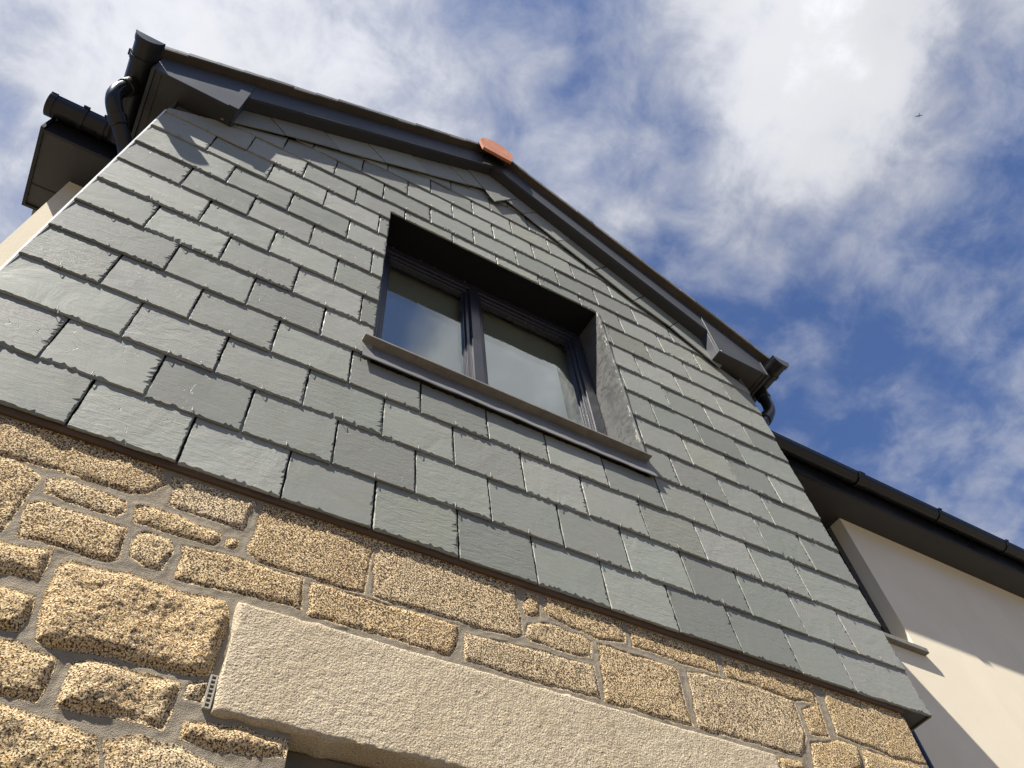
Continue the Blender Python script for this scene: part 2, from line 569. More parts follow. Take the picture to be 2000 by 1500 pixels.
M['sill'] = plain('buff_sill_stone', (0.16, 0.148, 0.130), 0.75, 0.16, 24.0, 0.4)
M['vent'] = plain('buff_vent_plastic', (0.36, 0.33, 0.27), 0.5, 0.08, 40.0, 0.1)
M['apron'] = plain('grey_apron_metal', (0.135, 0.132, 0.130), 0.55, 0.10, 18.0, 0.12)
M['dark'] = plain('dark_cavity', (0.018, 0.018, 0.018), 0.9, 0.05, 10.0, 0.0)
M['membrane'] = plain('grey_backing_board', (0.05, 0.05, 0.05), 0.9, 0.1, 10.0, 0.0)
M['added_sheet'] = plain('warm_grey_added_sheet', (0.40, 0.32, 0.24), 0.9, 0.03, 8.0, 0.0)  # for the brightening sheet added behind the gable glass
M['room'] = plain('room_plaster', (0.85, 0.76, 0.64), 0.9, 0.04, 5.0, 0.0)
M['lower_frame'] = plain('brown_grey_frame', (0.115, 0.100, 0.078), 0.45, 0.06, 14.0, 0.06)
M['bird'] = plain('gull_grey', (0.16, 0.16, 0.17), 0.8, 0.1, 20.0, 0.0)

# ------------------------------------------------------------------ the house: one thing, everything else is part of it
house = empty('house')
house['label'] = 'house with a slate-hung gable over a tan granite wall and a cream rendered wing'
house['category'] = 'house'

XC = 1.098            # middle of the gable
PITCH = 0.685
XL, XR = -0.6205, 2.8023          # slate-hung front, left and right edge
WX0, WX1, WZ0, WZ1 = 0.471, 1.722, 3.978, 5.366      # window opening in the slates
YW = 0.625             # face of the rendered wing
ZS = 5.435            # level of all eaves soffits
YE = 0.418            # main eaves fascia


def rake(z0, x, p=PITCH):
    return z0 - p * abs(x - XC)


# ------------------------------------------------------------------ slates
def clip_half(poly, a, b, c):
    """keep a*x + b*z <= c"""
    out = []
    for i in range(len(poly)):
        p, q = poly[i], poly[(i + 1) % len(poly)]
        dp, dq = a * p[0] + b * p[1] - c, a * q[0] + b * q[1] - c
        if dp <= 0:
            out.append(p)
        if dp * dq < 0:
            s = dp / (dp - dq)
            out.append((p[0] + (q[0] - p[0]) * s, p[1] + (q[1] - p[1]) * s))
    return out


def area(poly):
    return 0.5 * sum(poly[i][0] * poly[(i + 1) % len(poly)][1] - poly[(i + 1) % len(poly)][0] * poly[i][1] for i in range(len(poly)))


def add_slate(mb, cols, poly, yfun, thick=0.0080, jag=1.0, hidden_top=None, bevel_drop=0.0062):
    """one dressed slate: ragged chipped margins, flat riven face"""
    if area(poly) < 0:
        poly = poly[::-1]
    pts, nrm, kind = [], [], []
    n = len(poly)
    for i in range(n):
        p, q = poly[i], poly[(i + 1) % n]
        ex, ez = q[0] - p[0], q[1] - p[1]
        L = math.hypot(ex, ez)
        if L < 1e-4:
            continue
        ex, ez = ex / L, ez / L
        top = hidden_top is not None and p[1] >= hidden_top - 1e-4 and q[1] >= hidden_top - 1e-4
        k = 2 if top else max(2, int(L / 0.0080))
        for j in range(k):
            s = j / k
            if 0 < j < k:
                s += random.uniform(-0.25, 0.25) / k
            pts.append((p[0] + ex * L * s, p[1] + ez * L * s))
            nrm.append((ez, -ex))
            kind.append(0 if top else 1)
    K = len(pts)
    r3 = (random.random(), random.random(), random.random())
    base = len(mb.v)
    # slow waviness along the dressed margin plus chips
    ph = random.uniform(0, 50)
    big = random.choice((0.05, 0.10, 0.18, 0.26))
    jag = jag * random.uniform(0.65, 1.2)
    outer, inner = [], []
    prev = 0.003
    for i in range(K):
        x, z = pts[i]
        pn = nrm[i - 1]
        nx, nz = nrm[i]
        corner = abs(pn[0] * nx + pn[1] * nz) < 0.9
        mx, mz = (nx + pn[0], nz + pn[1]) if corner else (nx, nz)
        cd = min(math.hypot(x - c_[0], z - c_[1]) for c_ in poly)
        w1 = mnoise.noise((x * 22 + ph, z * 22, 1.3)) * 0.0022 * jag + random.uniform(-0.0009, 0.0009) * jag
        if kind[i] == 0:
            w1 = 0
        outer.append((x + nx * w1, z + nz * w1))
        u = random.random()
        if kind[i] == 0:
            dpt = 0.001
        elif u < big:
            dpt = random.uniform(0.008, 0.0165)
        else:
            dpt = random.uniform(0.0022, 0.0062)
        dpt *= 0.55 + 0.9 * max(0.0, 0.5 + mnoise.noise((x * 9 + ph, z * 9, 7.7)))
        dpt *= jag * (1.0 + 0.05 * nx if nx > 0 else 1.0 + 0.88 * nx) * (1.15 if nz < -0.7 else 1.0)
        if kind[i] and not corner:
            dpt = min(dpt, 0.0012 + 0.55 * cd)
        elif corner:
            dpt = 0.0022
        # chips lie slanted: shift along the edge a little
        sl = random.uniform(0.0, 0.35) * min(dpt, 0.006)
        inner.append((x - mx * dpt - (-nz) * sl * (0 if corner else 1), z - mz * dpt - nx * sl * (0 if corner else 1)))
    for (x, z) in inner:
        mb.v.append((x, yfun(x, z), z))
    for i, (x, z) in enumerate(outer):
        mb.v.append((x, yfun(x, z) + min(bevel_drop * (0.5 if abs(nrm[i][0]) > 0.8 else 1.0), 0.0008 + 0.85 * math.hypot(x - inner[i][0], z - inner[i][1])) * random.uniform(0.8, 1.1), z))
    for (x, z) in outer:
        mb.v.append((x, yfun(x, z) + thick, z))
    mb.f.append(tuple(base + i for i in range(K)))
    for i in range(K):
        j = (i + 1) % K
        mb.f.append((base + i, base + K + i, base + K + j, base + j))
        mb.f.append((base + K + i, base + 2 * K + i, base + 2 * K + j, base + K + j))
    mb.mi += [0] * (2 * K + 1)
    cols += [(*r3, 1.0)] * (3 * K)


def set_color(o, name, cols):
    ca = o.data.color_attributes.new(name, 'FLOAT_COLOR', 'POINT')
    ca.data.foreach_set('color', np.array(cols, dtype=np.float32).ravel())


GA = 0.21
SW = 0.2680
Z00 = 3.163
XO = [-.2601, -.4052, -.2656, -.4007, -.2635, -.3987, -.2604, -.3898, -.2502, -.3850]
HEADLAP = 0.075
mb, cols = MB(), []
hook_spots = []
CLIPZ = 6.49
for r in range(0, 17):
    zb = Z00 + GA * r + (0.010 if r == 0 else 0.0)
    zt = Z00 + GA * (r + 1) + HEADLAP
    xo = XO[r] if r < 10 else (-.2530 if r % 2 == 0 else -.3860)
    xs = [XL]
    x = xo
    while x < XR - 0.2:
        if x > XL + 0.12:
            xs.append(x + random.uniform(-0.0045, 0.0045))
        x += SW
    xs.append(XR)
    for i in range(len(xs) - 1):
        gl = 0.0 if i == 0 else random.uniform(0.0026, 0.0042)
        gr = 0.0 if i == len(xs) - 2 else random.uniform(0.0026, 0.0042)
        dz = random.uniform(-0.0035, 0.0035) if r else random.uniform(-0.0015, 0.0015)
        rot = random.uniform(-0.007, 0.007)
        x0, x1 = xs[i] + gl, xs[i + 1] - gr
        xm = 0.5 * (x0 + x1)
        z0a, z0b = zb + dz + rot * (x0 - xm), zb + dz + rot * (x1 - xm)
        poly = [(x0, z0a), (x1, z0b), (x1, zt), (x0, zt)]
        poly = clip_half(poly, PITCH, 1.0, CLIPZ + PITCH * XC)
        if len(poly) >= 3:
            poly = clip_half(poly, -PITCH, 1.0, CLIPZ - PITCH * XC)
        if len(poly) < 3 or abs(area(poly)) < 6e-4:
            continue
        dy = random.uniform(-0.0008, 0.0010)
        tw = random.uniform(-0.013, -0.003)
        yf = (lambda zb_, dy_, tw_, xm_: (lambda x_, z_: dy_ + (z_ - zb_) * 0.0405 + tw_ * (x_ - xm_)))(zb, dy, tw, xm)
        pieces = [poly]
        # cut round the window
        px0, px1 = min(p[0] for p in poly), max(p[0] for p in poly)
        pz0, pz1 = min(p[1] for p in poly), max(p[1] for p in poly)
        if px1 > WX0 and px0 < WX1 and pz1 > WZ0 and pz0 < WZ1:
            left, right = px0 < WX0 - 0.004, px1 > WX1 + 0.004
            up, dn = pz1 > WZ1 + 0.004, pz0 < WZ0 - 0.004
            corners = (left or right) and (up or dn)
            if corners:
                if left and up:
                    poly2 = [(px0, z0a), (WX0, zb + dz), (WX0, WZ1), (px1, WZ1), (px1, zt), (px0, zt)]
                elif right and up:
                    poly2 = [(px0, WZ1), (WX1, WZ1), (WX1, zb + dz), (px1, z0b), (px1, zt), (px0, zt)]
                elif left and dn:
                    poly2 = [(px0, z0a), (px1, z0b), (px1, WZ0), (WX0, WZ0), (WX0, zt), (px0, zt)]
                else:
                    poly2 = [(px0, z0a), (px1, z0b), (px1, zt), (WX1, zt), (WX1, WZ0), (px0, WZ0)]
                pieces = [poly2]
            elif left:
                pieces = [clip_half(poly, 1.0, 0.0, WX0)]
            elif right:
                pieces = [clip_half(poly, -1.0, 0.0, -WX1)]
            elif up:
                pieces = [clip_half(poly, 0.0, -1.0, -WZ1)]
            elif dn:
                pieces = [clip_half(poly, 0.0, 1.0, WZ0)]
            else:
                pieces = []
        for pc in pieces:
            if len(pc) >= 3 and abs(area(pc)) > 6e-4:
                add_slate(mb, cols, pc, yf, hidden_top=zt)
        # wire hook holding the tail of the slate
        inside = WX0 - 0.01 < xm < WX1 + 0.01 and WZ0 - 0.05 < zb < WZ1 + 0.02
        if r > 0 and x1 - x0 > 0.2 and not inside and zb + 0.03 < rake(6.40, xm, 0.675):
            hx = xm + random.uniform(-0.006, 0.006)
            lean = random.uniform(-0.004, 0.004)
            hook_spots.append((hx, zb, lean))
slates = mb.build('slate_cladding', M['slate'], house)
set_color(slates, 'rnd', cols)


def hook_shape(mb_, hx, zb, lean):
    mb_.tube([(hx, 0.0155, zb - 0.060), (hx, 0.0135, zb - 0.004), (hx, 0.004, zb - 0.0062), (hx, -0.0032, zb - 0.0045),
              (hx + lean * 0.5, -0.0035, zb + 0.006), (hx + lean, -0.0022, zb + 0.0205)], 0.0012, 6)


hook_kinds = []
for lean in (-0.003, -0.001, 0.001, 0.003):
    mb = MB()
    hook_shape(mb, 0.0, 0.0, lean)
    h_ = mb.build('slate_hook', M['steel'], slates, smooth=True)
    hook_kinds.append(h_)
hook_spots.sort(key=lambda s_: math.hypot(s_[0], s_[1] - 1.6))
for i, (hx, zb, lean) in enumerate(hook_spots[:100]):
    if i < 4:
        h_ = hook_kinds[i]
    else:
        h_ = hook_kinds[i % 4].copy()
        col.objects.link(h_)
        h_.parent = slates
    h_.location = (hx, 0.0, zb)
mb = MB()
for (hx, zb, lean) in hook_spots[100:]:
    hook_shape(mb, hx, zb, lean)
far = mb.build('slate_hook', M['steel'], slates, smooth=True)
far['kind'] = 'stuff'


# verge slates along each rake, laid square to the slope
UX, UZ = 1 / math.hypot(1, PITCH), PITCH / math.hypot(1, PITCH)


def verge(name, side, tips, zbase, w_perp):
    mbv, cv = MB(), []
    for i in range(len(tips) - 1):
        a, b = tips[i], tips[i + 1]
        # along the slope, upward: (side*... ) ; local axes
        sx = 1 if side < 0 else -1
        ux, uz = sx * UX, UZ                       # up the slope
        nx, nz = -sx * UZ, UX                      # square to the slope, upward
        A = (a[0], a[1])
        B = (b[0], b[1])
        L = math.hypot(B[0] - A[0], B[1] - A[1])
        ex, ez = (B[0] - A[0]) / L, (B[1] - A[1]) / L
        g = 0.002
        j1, j2 = random.uniform(-.006, .006), random.uniform(-.006, .006)
        q = [(A[0] + ex * g, A[1] + ez * g), (B[0] - ex * g, B[1] - ez * g),
             (B[0] - ex * g + nx * w_perp + ux * j1, B[1] - ez * g + nz * w_perp + uz * j1),
             (A[0] + ex * g + nx * w_perp + ux * j2, A[1] + ez * g + nz * w_perp + uz * j2)]
        if area(q) < 0:
            q = q[::-1]
        dy = random.uniform(-0.0015, 0.0015)
        # tilt: the edge along the slope stands off the wall
        y0 = -0.0165 + dy
        yf = (lambda A_, nx_, nz_, y0_: (lambda x_, z_: y0_ + ((x_ - A_[0]) * nx_ + (z_ - A_[1]) * nz_) * 0.03))(A, nx, nz, y0)
        add_slate(mbv, cv, q, yf, thick=0.0075, jag=0.5, bevel_drop=0.004)
    return mbv, cv


LT = [(-0.415, 5.428), (-0.134, 5.624), (0.141, 5.795), (0.393, 5.953), (0.665, 6.125), (0.925, 6.292), (1.095, 6.402)]
mbv, cv = verge('verge_slates', -1, LT, 6.40, 0.225)
o = mbv.build('verge_slates', M['slate'], house)
set_color(o, 'rnd', cv)
RT = [(2.605, 5.385), (2.307, 5.635), (2.060, 5.752), (1.812, 5.938), (1.565, 6.106), (1.330, 6.288), (1.10, 6.436)]
mbv, cv = verge('verge_slates', 1, RT, 6.44, 0.225)
# the cut slate that closes the top of the gable
add_slate(mbv, cv, [(0.915, 6.605), (1.112, 6.212), (1.305, 6.508), (1.10, 6.70)], lambda x_, z_: -0.0255 + (z_ - 6.2) * 0.02, thick=0.007, jag=0.5, bevel_drop=0.004)
o = mbv.build('verge_slates', M['slate'], house)
set_color(o, 'rnd', cv)

# backing board behind the slates, and the slated cheeks of the gable
mb = MB()


def gable_strip(z_lo, xa, xb, ztop_fun, y0, y1, mb_, mi=0):
    pts = [(xa, z_lo), (xb, z_lo)]
    if xa < XC < xb:
        pts += [(xb, ztop_fun(xb)), (XC, ztop_fun(XC)), (xa, ztop_fun(xa))]
    else:
        pts += [(xb, ztop_fun(xb)), (xa, ztop_fun(xa))]
    mb_.prism(pts, y0, y1, mi)


ztf = lambda x_: rake(6.74, x_)
gable_strip(3.19, XL + 0.012, WX0 - 0.002, ztf, 0.0265, 0.10, mb)
gable_strip(3.19, WX1 + 0.002, XR - 0.012, ztf, 0.0265, 0.10, mb)
mb.prism([(WX0 - 0.002, 3.19), (WX1 + 0.002, 3.19), (WX1 + 0.002, WZ0), (WX0 - 0.002, WZ0)], 0.0267, 0.10)
gable_strip(WZ1 + 0.004, WX0 - 0.002, WX1 + 0.002, ztf, 0.0263, 0.10, mb)
mb.box(XL + 0.012, XL + 0.05, 0.1005, YW + 0.05, 3.19, 5.60)
mb.box(XR - 0.05, XR - 0.012, 0.1005, YW + 0.05, 3.19, 5.60)
mb.box(XL + 0.012, XR - 0.012, 0.0215, 0.60, 3.188, 3.1895)
mb.build('backing_board', M['membrane'], house)
for sx in (-1, 1):
    mb, cols = MB(), []
    for r in range(0, 11):
        zb = Z00 + GA * r + (0.01 if r == 0 else 0)
        zt = min(zb + GA + HEADLAP, 5.55)
        ys = [0.004] + [y for y in ((0.12 if r % 2 else 0.25), (0.39 if r % 2 else 0.52)) if y < YW] + [YW]
        for i in range(len(ys) - 1):
            y0, y1 = ys[i] + 0.002, ys[i + 1] - 0.001
            base = len(mb.v)
            xb_, xt_ = (XL - 0.002 if sx < 0 else XR + 0.002), (XL + 0.0075 if sx < 0 else XR - 0.0075)
            bx = (XL + 0.0055 if sx < 0 else XR - 0.0055)
            mb.v += [(xb_, y0, zb), (xb_, y1, zb), (xt_, y1, zt), (xt_, y0, zt), (bx, y0, zb), (bx, y1, zb)]
            mb.f += [tuple(base + k for k in ((0, 3, 2, 1) if sx < 0 else (0, 1, 2, 3))), tuple(base + k for k in ((0, 1, 5, 4) if sx < 0 else (4, 5, 1, 0)))]
            mb.mi += [0, 0]
            r3 = (random.random(), random.random(), random.random())
            cols += [(*r3, 1.0)] * 6
    o = mb.build('cheek_slates', M['slate'], house)
    set_color(o, 'rnd', cols)

# white corner beads showing behind the slate margins
mb = MB()
mb.box(XL - 0.0085, XL - 0.0025, 0.012, 0.017, 3.185, 5.30)
mb.build('corner_trim', M['white_trim'], house)
mb = MB()
mb.box(XR + 0.001, XR + 0.0032, 0.010, 0.020, 3.185, 5.30)
mb.build('corner_trim', M['white_trim'], house)

# timber drip battens under the bottom course
mb = MB()
mb.box(XL + 0.02, XR - 0.150, 0.0105, 0.0200, 3.156, 3.187)
mb.build('drip_batten', M['batten'], house, bevel=0.0015)
mb = MB()
mb.box(XL + 0.02, XR - 0.150, 0.0205, 0.060, 3.160, 3.1865)
mb.build('drip_batten', M['batten_dark'], house, bevel=0.0015)
mb = MB()
mb.box(XR - 0.149, XR - 0.014, 0.0095, 0.60, 3.178, 3.187)
mb.build('overhang_soffit', M['soffit'], house)

# ------------------------------------------------------------------ gable roof edge
def rake_prism(mb_, xa, xb, zlo, zhi, y0, y1, mi=0):
    pts = [(xa, rake(zlo, xa))] + ([(XC, zlo)] if xa < XC < xb else []) + [(xb, rake(zlo, xb))]
    top = [(xa, rake(zhi, xa))] + ([(XC, zhi)] if xa < XC < xb else []) + [(xb, rake(zhi, xb))]
    mb_.prism(pts + top[::-1], y0, y1, mi)


YB = -0.085
ZBL, ZBT = 6.672, 6.888
BOX = [(-0.740, -0.362), (2.555, 2.935)]
for (xa, xb) in ((BOX[0][1], XC), (XC, BOX[1][0])):
    mb = MB()
    rake_prism(mb, xa, xb, ZBL, ZBT, YB, YB + 0.018)
    mb.build('bargeboard', M['grey_upvc'], house, bevel=0.002)
    mb = MB()
    rake_prism(mb, xa + (0.001 if xa < XC - .1 else 0), xb, ZBL + 0.004, ZBL + 0.014, YB + 0.0185, 0.030)
    mb.build('verge_soffit', M['soffit'], house)
# small mitre plate where the two boards meet
mb = MB()
mb.prism([(XC - 0.085, rake(ZBL - 0.004, XC - 0.085)), (XC, ZBL - 0.004), (XC + 0.085, rake(ZBL - 0.004, XC + 0.085)),
          (XC + 0.085, rake(ZBT, XC + 0.085)), (XC, ZBT), (XC - 0.085, rake(ZBT, XC - 0.085))], YB - 0.004, YB - 0.0005)
mb.build('ridge_joint_plate', M['soffit'], house)
for k, (xa, xb) in enumerate(BOX):
    mb = MB()
    mb.prism([(xa, ZS - 0.002), (xb, ZS - 0.002), (xb, rake(ZBT, xb)), (xa, rake(ZBT, xa))], YB - 0.004, YB + 0.010)
    inner = xb if k == 0 else xa
    s = -1 if k == 0 else 1
    mb.prism([(inner, ZS - 0.002), (inner + s * 0.010, ZS - 0.002), (inner + s * 0.010, rake(ZBT, inner)), (inner, rake(ZBT, inner))], YB + 0.0105, 0.012)
    be = mb.build('box_end', M['grey_upvc'], house, bevel=0.0015)
    # joint trims over the board ends
    mb = MB()
    if k == 0:
        mb.prism([(xb - 0.043, ZS - 0.006), (xb + 0.003, ZS - 0.006), (xb + 0.003, rake(ZBL + 0.045, xb)), (xb - 0.043, rake(ZBL + 0.030, xb))], YB - 0.0105, YB - 0.0045)
    else:
        mb.box(xa - 0.002, xa + 0.002, YB - 0.0085, YB - 0.0045, ZS - 0.004, rake(ZBT - 0.05, xa))
        mb.build('joint_trim', M['grey_upvc'], be)
        mb = MB()
        mb.box(xb - 0.004, xb, YB - 0.0085, YB - 0.0045, ZS - 0.004, rake(ZBT - 0.05, xb))
    mb.build('joint_trim', M['grey_upvc'], be)
    mb = MB()
    mb.tube([(inner - s * 0.002 + s * 0.02, YB - 0.004, ZS + 0.012), (inner - s * 0.002 + s * 0.02, YB - 0.0062, ZS + 0.012)], 0.0045, 10)
    mb.build('fixing_pin', M['white_trim'], be)
    # side fascia that carries the gutter, and the soffit below
    mb = MB()
    fx = xa if k == 0 else xb
    mb.box(fx - (0.016 if k == 0 else -0.0005), fx + (-0.0005 if k == 0 else 0.016), YB - 0.004, YE, ZS - 0.010, 5.635)
    mb.build('fascia', M['grey_upvc'], house, bevel=0.0015)
    mb = MB()
    if k == 0:
        mb.box(xa + 0.001, xb - 0.011, YB + 0.0105, 0.030, ZS, ZS + 0.010)
        mb.box(xa + 0.001, XL + 0.03, 0.0305, YE, ZS + 0.0002, ZS + 0.0102)
    else:
        mb.box(xa + 0.011, xb - 0.001, YB + 0.0105, 0.030, ZS, ZS + 0.010)
        mb.box(XR - 0.03, xb - 0.001, 0.0305, YE, ZS + 0.0002, ZS + 0.0102)
    mb.build('soffit', M['soffit'], house)
    # thin trim strip along the soffit edge
    mb = MB()
    mb.box((xa + 0.028) if k == 0 else (xb - 0.031), (xa + 0.031) if k == 0 else (xb - 0.028), YB + 0.012, YE - 0.01, ZS - 0.003, ZS - 0.0002)
    mb.build('soffit_seam', M['black_upvc'], house)

# roof slabs of the gable
ZR = 6.894
XE0, XE1 = -0.795, 3.014
ROOF_T = 0.047
gable_roof = empty('gable_roof', (0, 0, 0), house)
for xa, xb in ((XE0, XC), (XC, XE1)):
    # roof covering with ragged verge: short slabs, one per slate course
    mb = MB()
    n = 16
    for i in range(n):
        x0, x1 = xa + (xb - xa) * i / n, xa + (xb - xa) * (i + 1) / n
        yj = -0.131 + random.uniform(-0.0025, 0.0025)
        lift = 0.004
        if xa < XC - 0.01:
            mb.prism([(x0, rake(ZR + 0.012, x0)), (x1, rake(ZR + 0.012, x1)), (x1, rake(ZR + ROOF_T - lift, x1)), (x0, rake(ZR + ROOF_T + lift, x0))], yj, 2.3)
        else:
            mb.prism([(x0, rake(ZR + 0.012, x0)), (x1, rake(ZR + 0.012, x1)), (x1, rake(ZR + ROOF_T + lift, x1)), (x0, rake(ZR + ROOF_T - lift, x0))], yj, 2.3)
    mb.build('roof_slope', M['roof'], gable_roof)
    mb = MB()
    rake_prism(mb, xa + 0.03 * (xa < XC - .1), xb - 0.03 * (xb > XC + .1), ZR, ZR + 0.0115, -0.128, 2.28)
    mb.build('undercloak', M['undercloak'], gable_roof)
# terracotta ridge tiles with a closed end
def ridge_tile(y0, y1, closed, lift=0.0):
    prof = []
    for i in range(13):
        a = math.pi * i / 12
        prof.append((XC - 0.010 + 0.118 * math.cos(a) * (1.0 - 0.12 * math.sin(a)), 6.836 + lift + 0.120 * math.sin(a) ** 0.75))
    outer = [(XC - 0.010 + 0.128, 6.8355 + lift)] + prof + [(XC - 0.010 - 0.128, 6.8355 + lift)]
    inn = [((x - (XC - 0.010)) * 0.87 + XC - 0.010, z - 0.014) for x, z in outer]
    inn[0] = (inn[0][0], outer[0][1])
    inn[-1] = (inn[-1][0], outer[-1][1])
    mbr = MB()
    mbr.prism(outer + inn[::-1], y0, y1)
    if closed:
        bot = 6.706
        plate = [(XC - 0.010 + 0.106, bot), (XC - 0.010 + 0.128, 6.820)] + [(XC - 0.010 + (x - XC + 0.010) * 1.03, z + 0.003) for x, z in prof] + [(XC - 0.010 - 0.128, 6.820), (XC - 0.010 - 0.106, bot)]
        mbr.prism(plate, y0 - 0.020, y0 - 0.0005)
    return mbr


o = ridge_tile(-0.140, 0.26, True).build('ridge_tile', M['terracotta'], gable_roof, bevel=0.004)
for k in range(5):
    ridge_tile(0.264 + 0.42 * k, 0.264 + 0.42 * (k + 1) - 0.006, False, 0.004 * (k % 2)).build('ridge_tile', M['terracotta'], gable_roof)
# main roof behind
mb = MB()
for (xa, xb) in ((-1.13, 9.6),):
    k = len(mb.v)
    ze, yr, zr_ = 5.665, 4.2, 5.665 + 0.70 * (4.2 - 0.345)
    mb.v += [(xa, 0.345, ze), (xb, 0.345, ze), (xb, yr, zr_), (xa, yr, zr_), (xa, 8.1, ze), (xb, 8.1, ze),
             (xa, 0.345, ze - 0.03), (xb, 0.345, ze - 0.03), (xa, 8.1, ze - 0.03), (xb, 8.1, ze - 0.03)]
    mb.f += [(k, k + 1, k + 2, k + 3), (k + 3, k + 2, k + 5, k + 4), (k, k + 6, k + 7, k + 1), (k + 4, k + 5, k + 9, k + 8),
             (k, k + 3, k + 4, k + 8, k + 6), (k + 1, k + 7, k + 9, k + 5, k + 2), (k + 6, k + 8, k + 9, k + 7)]
    mb.mi += [0] * 7
main_roof = mb.build('main_roof', M['roof'], house)

# ------------------------------------------------------------------ gutters and downpipes
def gutter(name, p0, p1, r, zrim, parent, cap0=True, cap1=False, unions=(), brackets=(), deep=1.12):
    """half-round gutter between p0 and p1 (x, y of the centre line)"""
    a, b = Vector((p0[0], p0[1], zrim)), Vector((p1[0], p1[1], zrim))
    t = (b - a).normalized()
    side = Vector((-t.y, t.x, 0))

    def section(mb_, c, rr, n=18, a0=0.0, a1=math.pi, th=0.003):
        k = len(mb_.v)
        for i in range(n + 1):
            an = a0 + (a1 - a0) * i / n
            for q in (rr, rr - th):
                mb_.v.append(tuple(c + side * math.cos(an) * q - Vector((0, 0, 1)) * math.sin(an) * q * deep))
        return k

    def shell(mb_, c0, c1, rr, n=18, th=0.003):
        k0, k1 = section(mb_, c0, rr, n, th=th), section(mb_, c1, rr, n, th=th)
        for i in range(n):
            o0, o1 = k0 + 2 * i, k1 + 2 * i
            mb_.f += [(o0, o0 + 2, o1 + 2, o1), (o0 + 1, o1 + 1, o1 + 3, o0 + 3), (o0, o0 + 1, o0 + 3, o0 + 2), (o1, o1 + 2, o1 + 3, o1 + 1)]
            mb_.mi += [0] * 4
        for i in (0, 2 * n):
            mb_.f.append((k0 + i, k1 + i, k1 + i + 1, k0 + i + 1))
            mb_.mi.append(0)

    def lip(mb_, c0, c1, rr):
        for s in (-1, 1):
            mb_.tube([tuple(c0 + side * s * rr), tuple(c1 + side * s * rr)], 0.0042, 8)

    mbg = MB()
    shell(mbg, a, b, r)
    lip(mbg, a, b, r - 0.001)
    g = mbg.build(name, M['black_upvc'], parent)
    smooth_by_angle(g, 35)
    for end, fl in ((a, cap0), (b, cap1)):
        if not fl:
            continue
        s = -1 if end is a else 1
        mbc = MB()
        c0, c1 = end - t * s * 0.022, end + t * s * 0.004
        shell(mbc, c0, c1, r + 0.005)
        k = section(mbc, c1, r + 0.0052, 18, th=0.002)
        idx = [k + 2 * i for i in range(19)]
        c2 = c1 + t * s * 0.004
        k2 = section(mbc, c2, r + 0.0052, 18, th=0.002)
        idx2 = [k2 + 2 * i for i in range(19)]
        mbc.f += [tuple(idx), tuple(idx2[::-1])]
        mbc.mi += [0, 0]
        for i in range(18):
            mbc.f.append((idx[i], idx[i + 1], idx2[i + 1], idx2[i]))
            mbc.mi.append(0)
        mbc.f.append((idx[0], idx2[0], idx2[18], idx[18]))
        mbc.mi.append(0)
        lip(mbc, c0, c2, r + 0.004)
        smooth_by_angle(mbc.build('end_cap', M['black_upvc'], g), 35)
    for s in unions:
        c = a + t * s
        mbc = MB()
        shell(mbc, c - t * 0.030, c + t * 0.030, r + 0.0062)
        shell(mbc, c - t * 0.034, c - t * 0.026, r + 0.0092)
        lip(mbc, c - t * 0.030, c + t * 0.030, r + 0.007)
        smooth_by_angle(mbc.build('gutter_union', M['black_upvc'], g), 35)
    for s in brackets:
        c = a + t * s
        mbc = MB()
        shell(mbc, c - t * 0.012, c + t * 0.012, r + 0.0062)
        for q in (-1, 1):
            e = c + side * q * (r + 0.008)
            mbc.tube([tuple(e - t * 0.014), tuple(e + t * 0.014)], 0.0075, 10)
        smooth_by_angle(mbc.build('gutter_bracket', M['black_upvc'], g), 35)
    return g


GR = 0.0575
g_left = gutter('gutter', (-0.817, -0.168), (-0.817, 0.36), GR, 5.541, house, True, False, (), (0.10,))
g_right = gutter('gutter', (3.014, -0.172), (3.014, 0.36), GR, 5.541, house, True, False, (), (0.10,))
g_mainl = gutter('gutter', (-1.150, 0.360), (-0.75, 0.360), 0.055, 5.585, house, True, False, (), (0.150, 0.245))
g_mainr = gutter('gutter', (2.95, 0.360), (9.6, 0.360), 0.055, 5.585, house, False, False, (1.27, 5.1), (2.08, 2.84, 3.7, 4.5))


def arc_path(pts, rad=0.05, n=6):
    """round the corners of a polyline"""
    P = [Vector(p) for p in pts]
    out = [P[0]]
    for i in range(1, len(P) - 1):
        d0, d1 = (P[i - 1] - P[i]), (P[i + 1] - P[i])
        r_ = min(rad, d0.length * 0.45, d1.length * 0.45)
        a_, b_ = P[i] + d0.normalized() * r_, P[i] + d1.normalized() * r_
        for k in range(n + 1):
            s = k / n
            out.append(a_ * (1 - s) ** 2 + P[i] * 2 * s * (1 - s) + b_ * s * s)
    out.append(P[-1])
    return out


def downpipe(parent, pts, tail, name='downpipe'):
    mbd = MB()
    mbd.tube(tail, 0.034, 20)
    dp = mbd.build(name, M['black_upvc'], parent)
    smooth_by_angle(dp)
    mbe = MB()
    mbe.tube(arc_path(pts, 0.085, 8), 0.0355, 20)
    P = [Vector(p) for p in pts]
    for c, dr in ((P[0] + (P[1] - P[0]) * 0.25, P[1] - P[0]), (P[-1] + (P[-2] - P[-1]) * 0.2, P[-2] - P[-1]),
                  (P[1] + (P[2] - P[1]) * 0.42, P[2] - P[1])):
        dr = dr.normalized()
        mbe.tube([tuple(c - dr * 0.026), tuple(c - dr * 0.022), tuple(c + dr * 0.022), tuple(c + dr * 0.026)], [0.038, 0.0425, 0.0425, 0.038], 20)
    e = mbe.build('swan_neck', M['black_upvc'], dp)
    smooth_by_angle(e)
    return dp


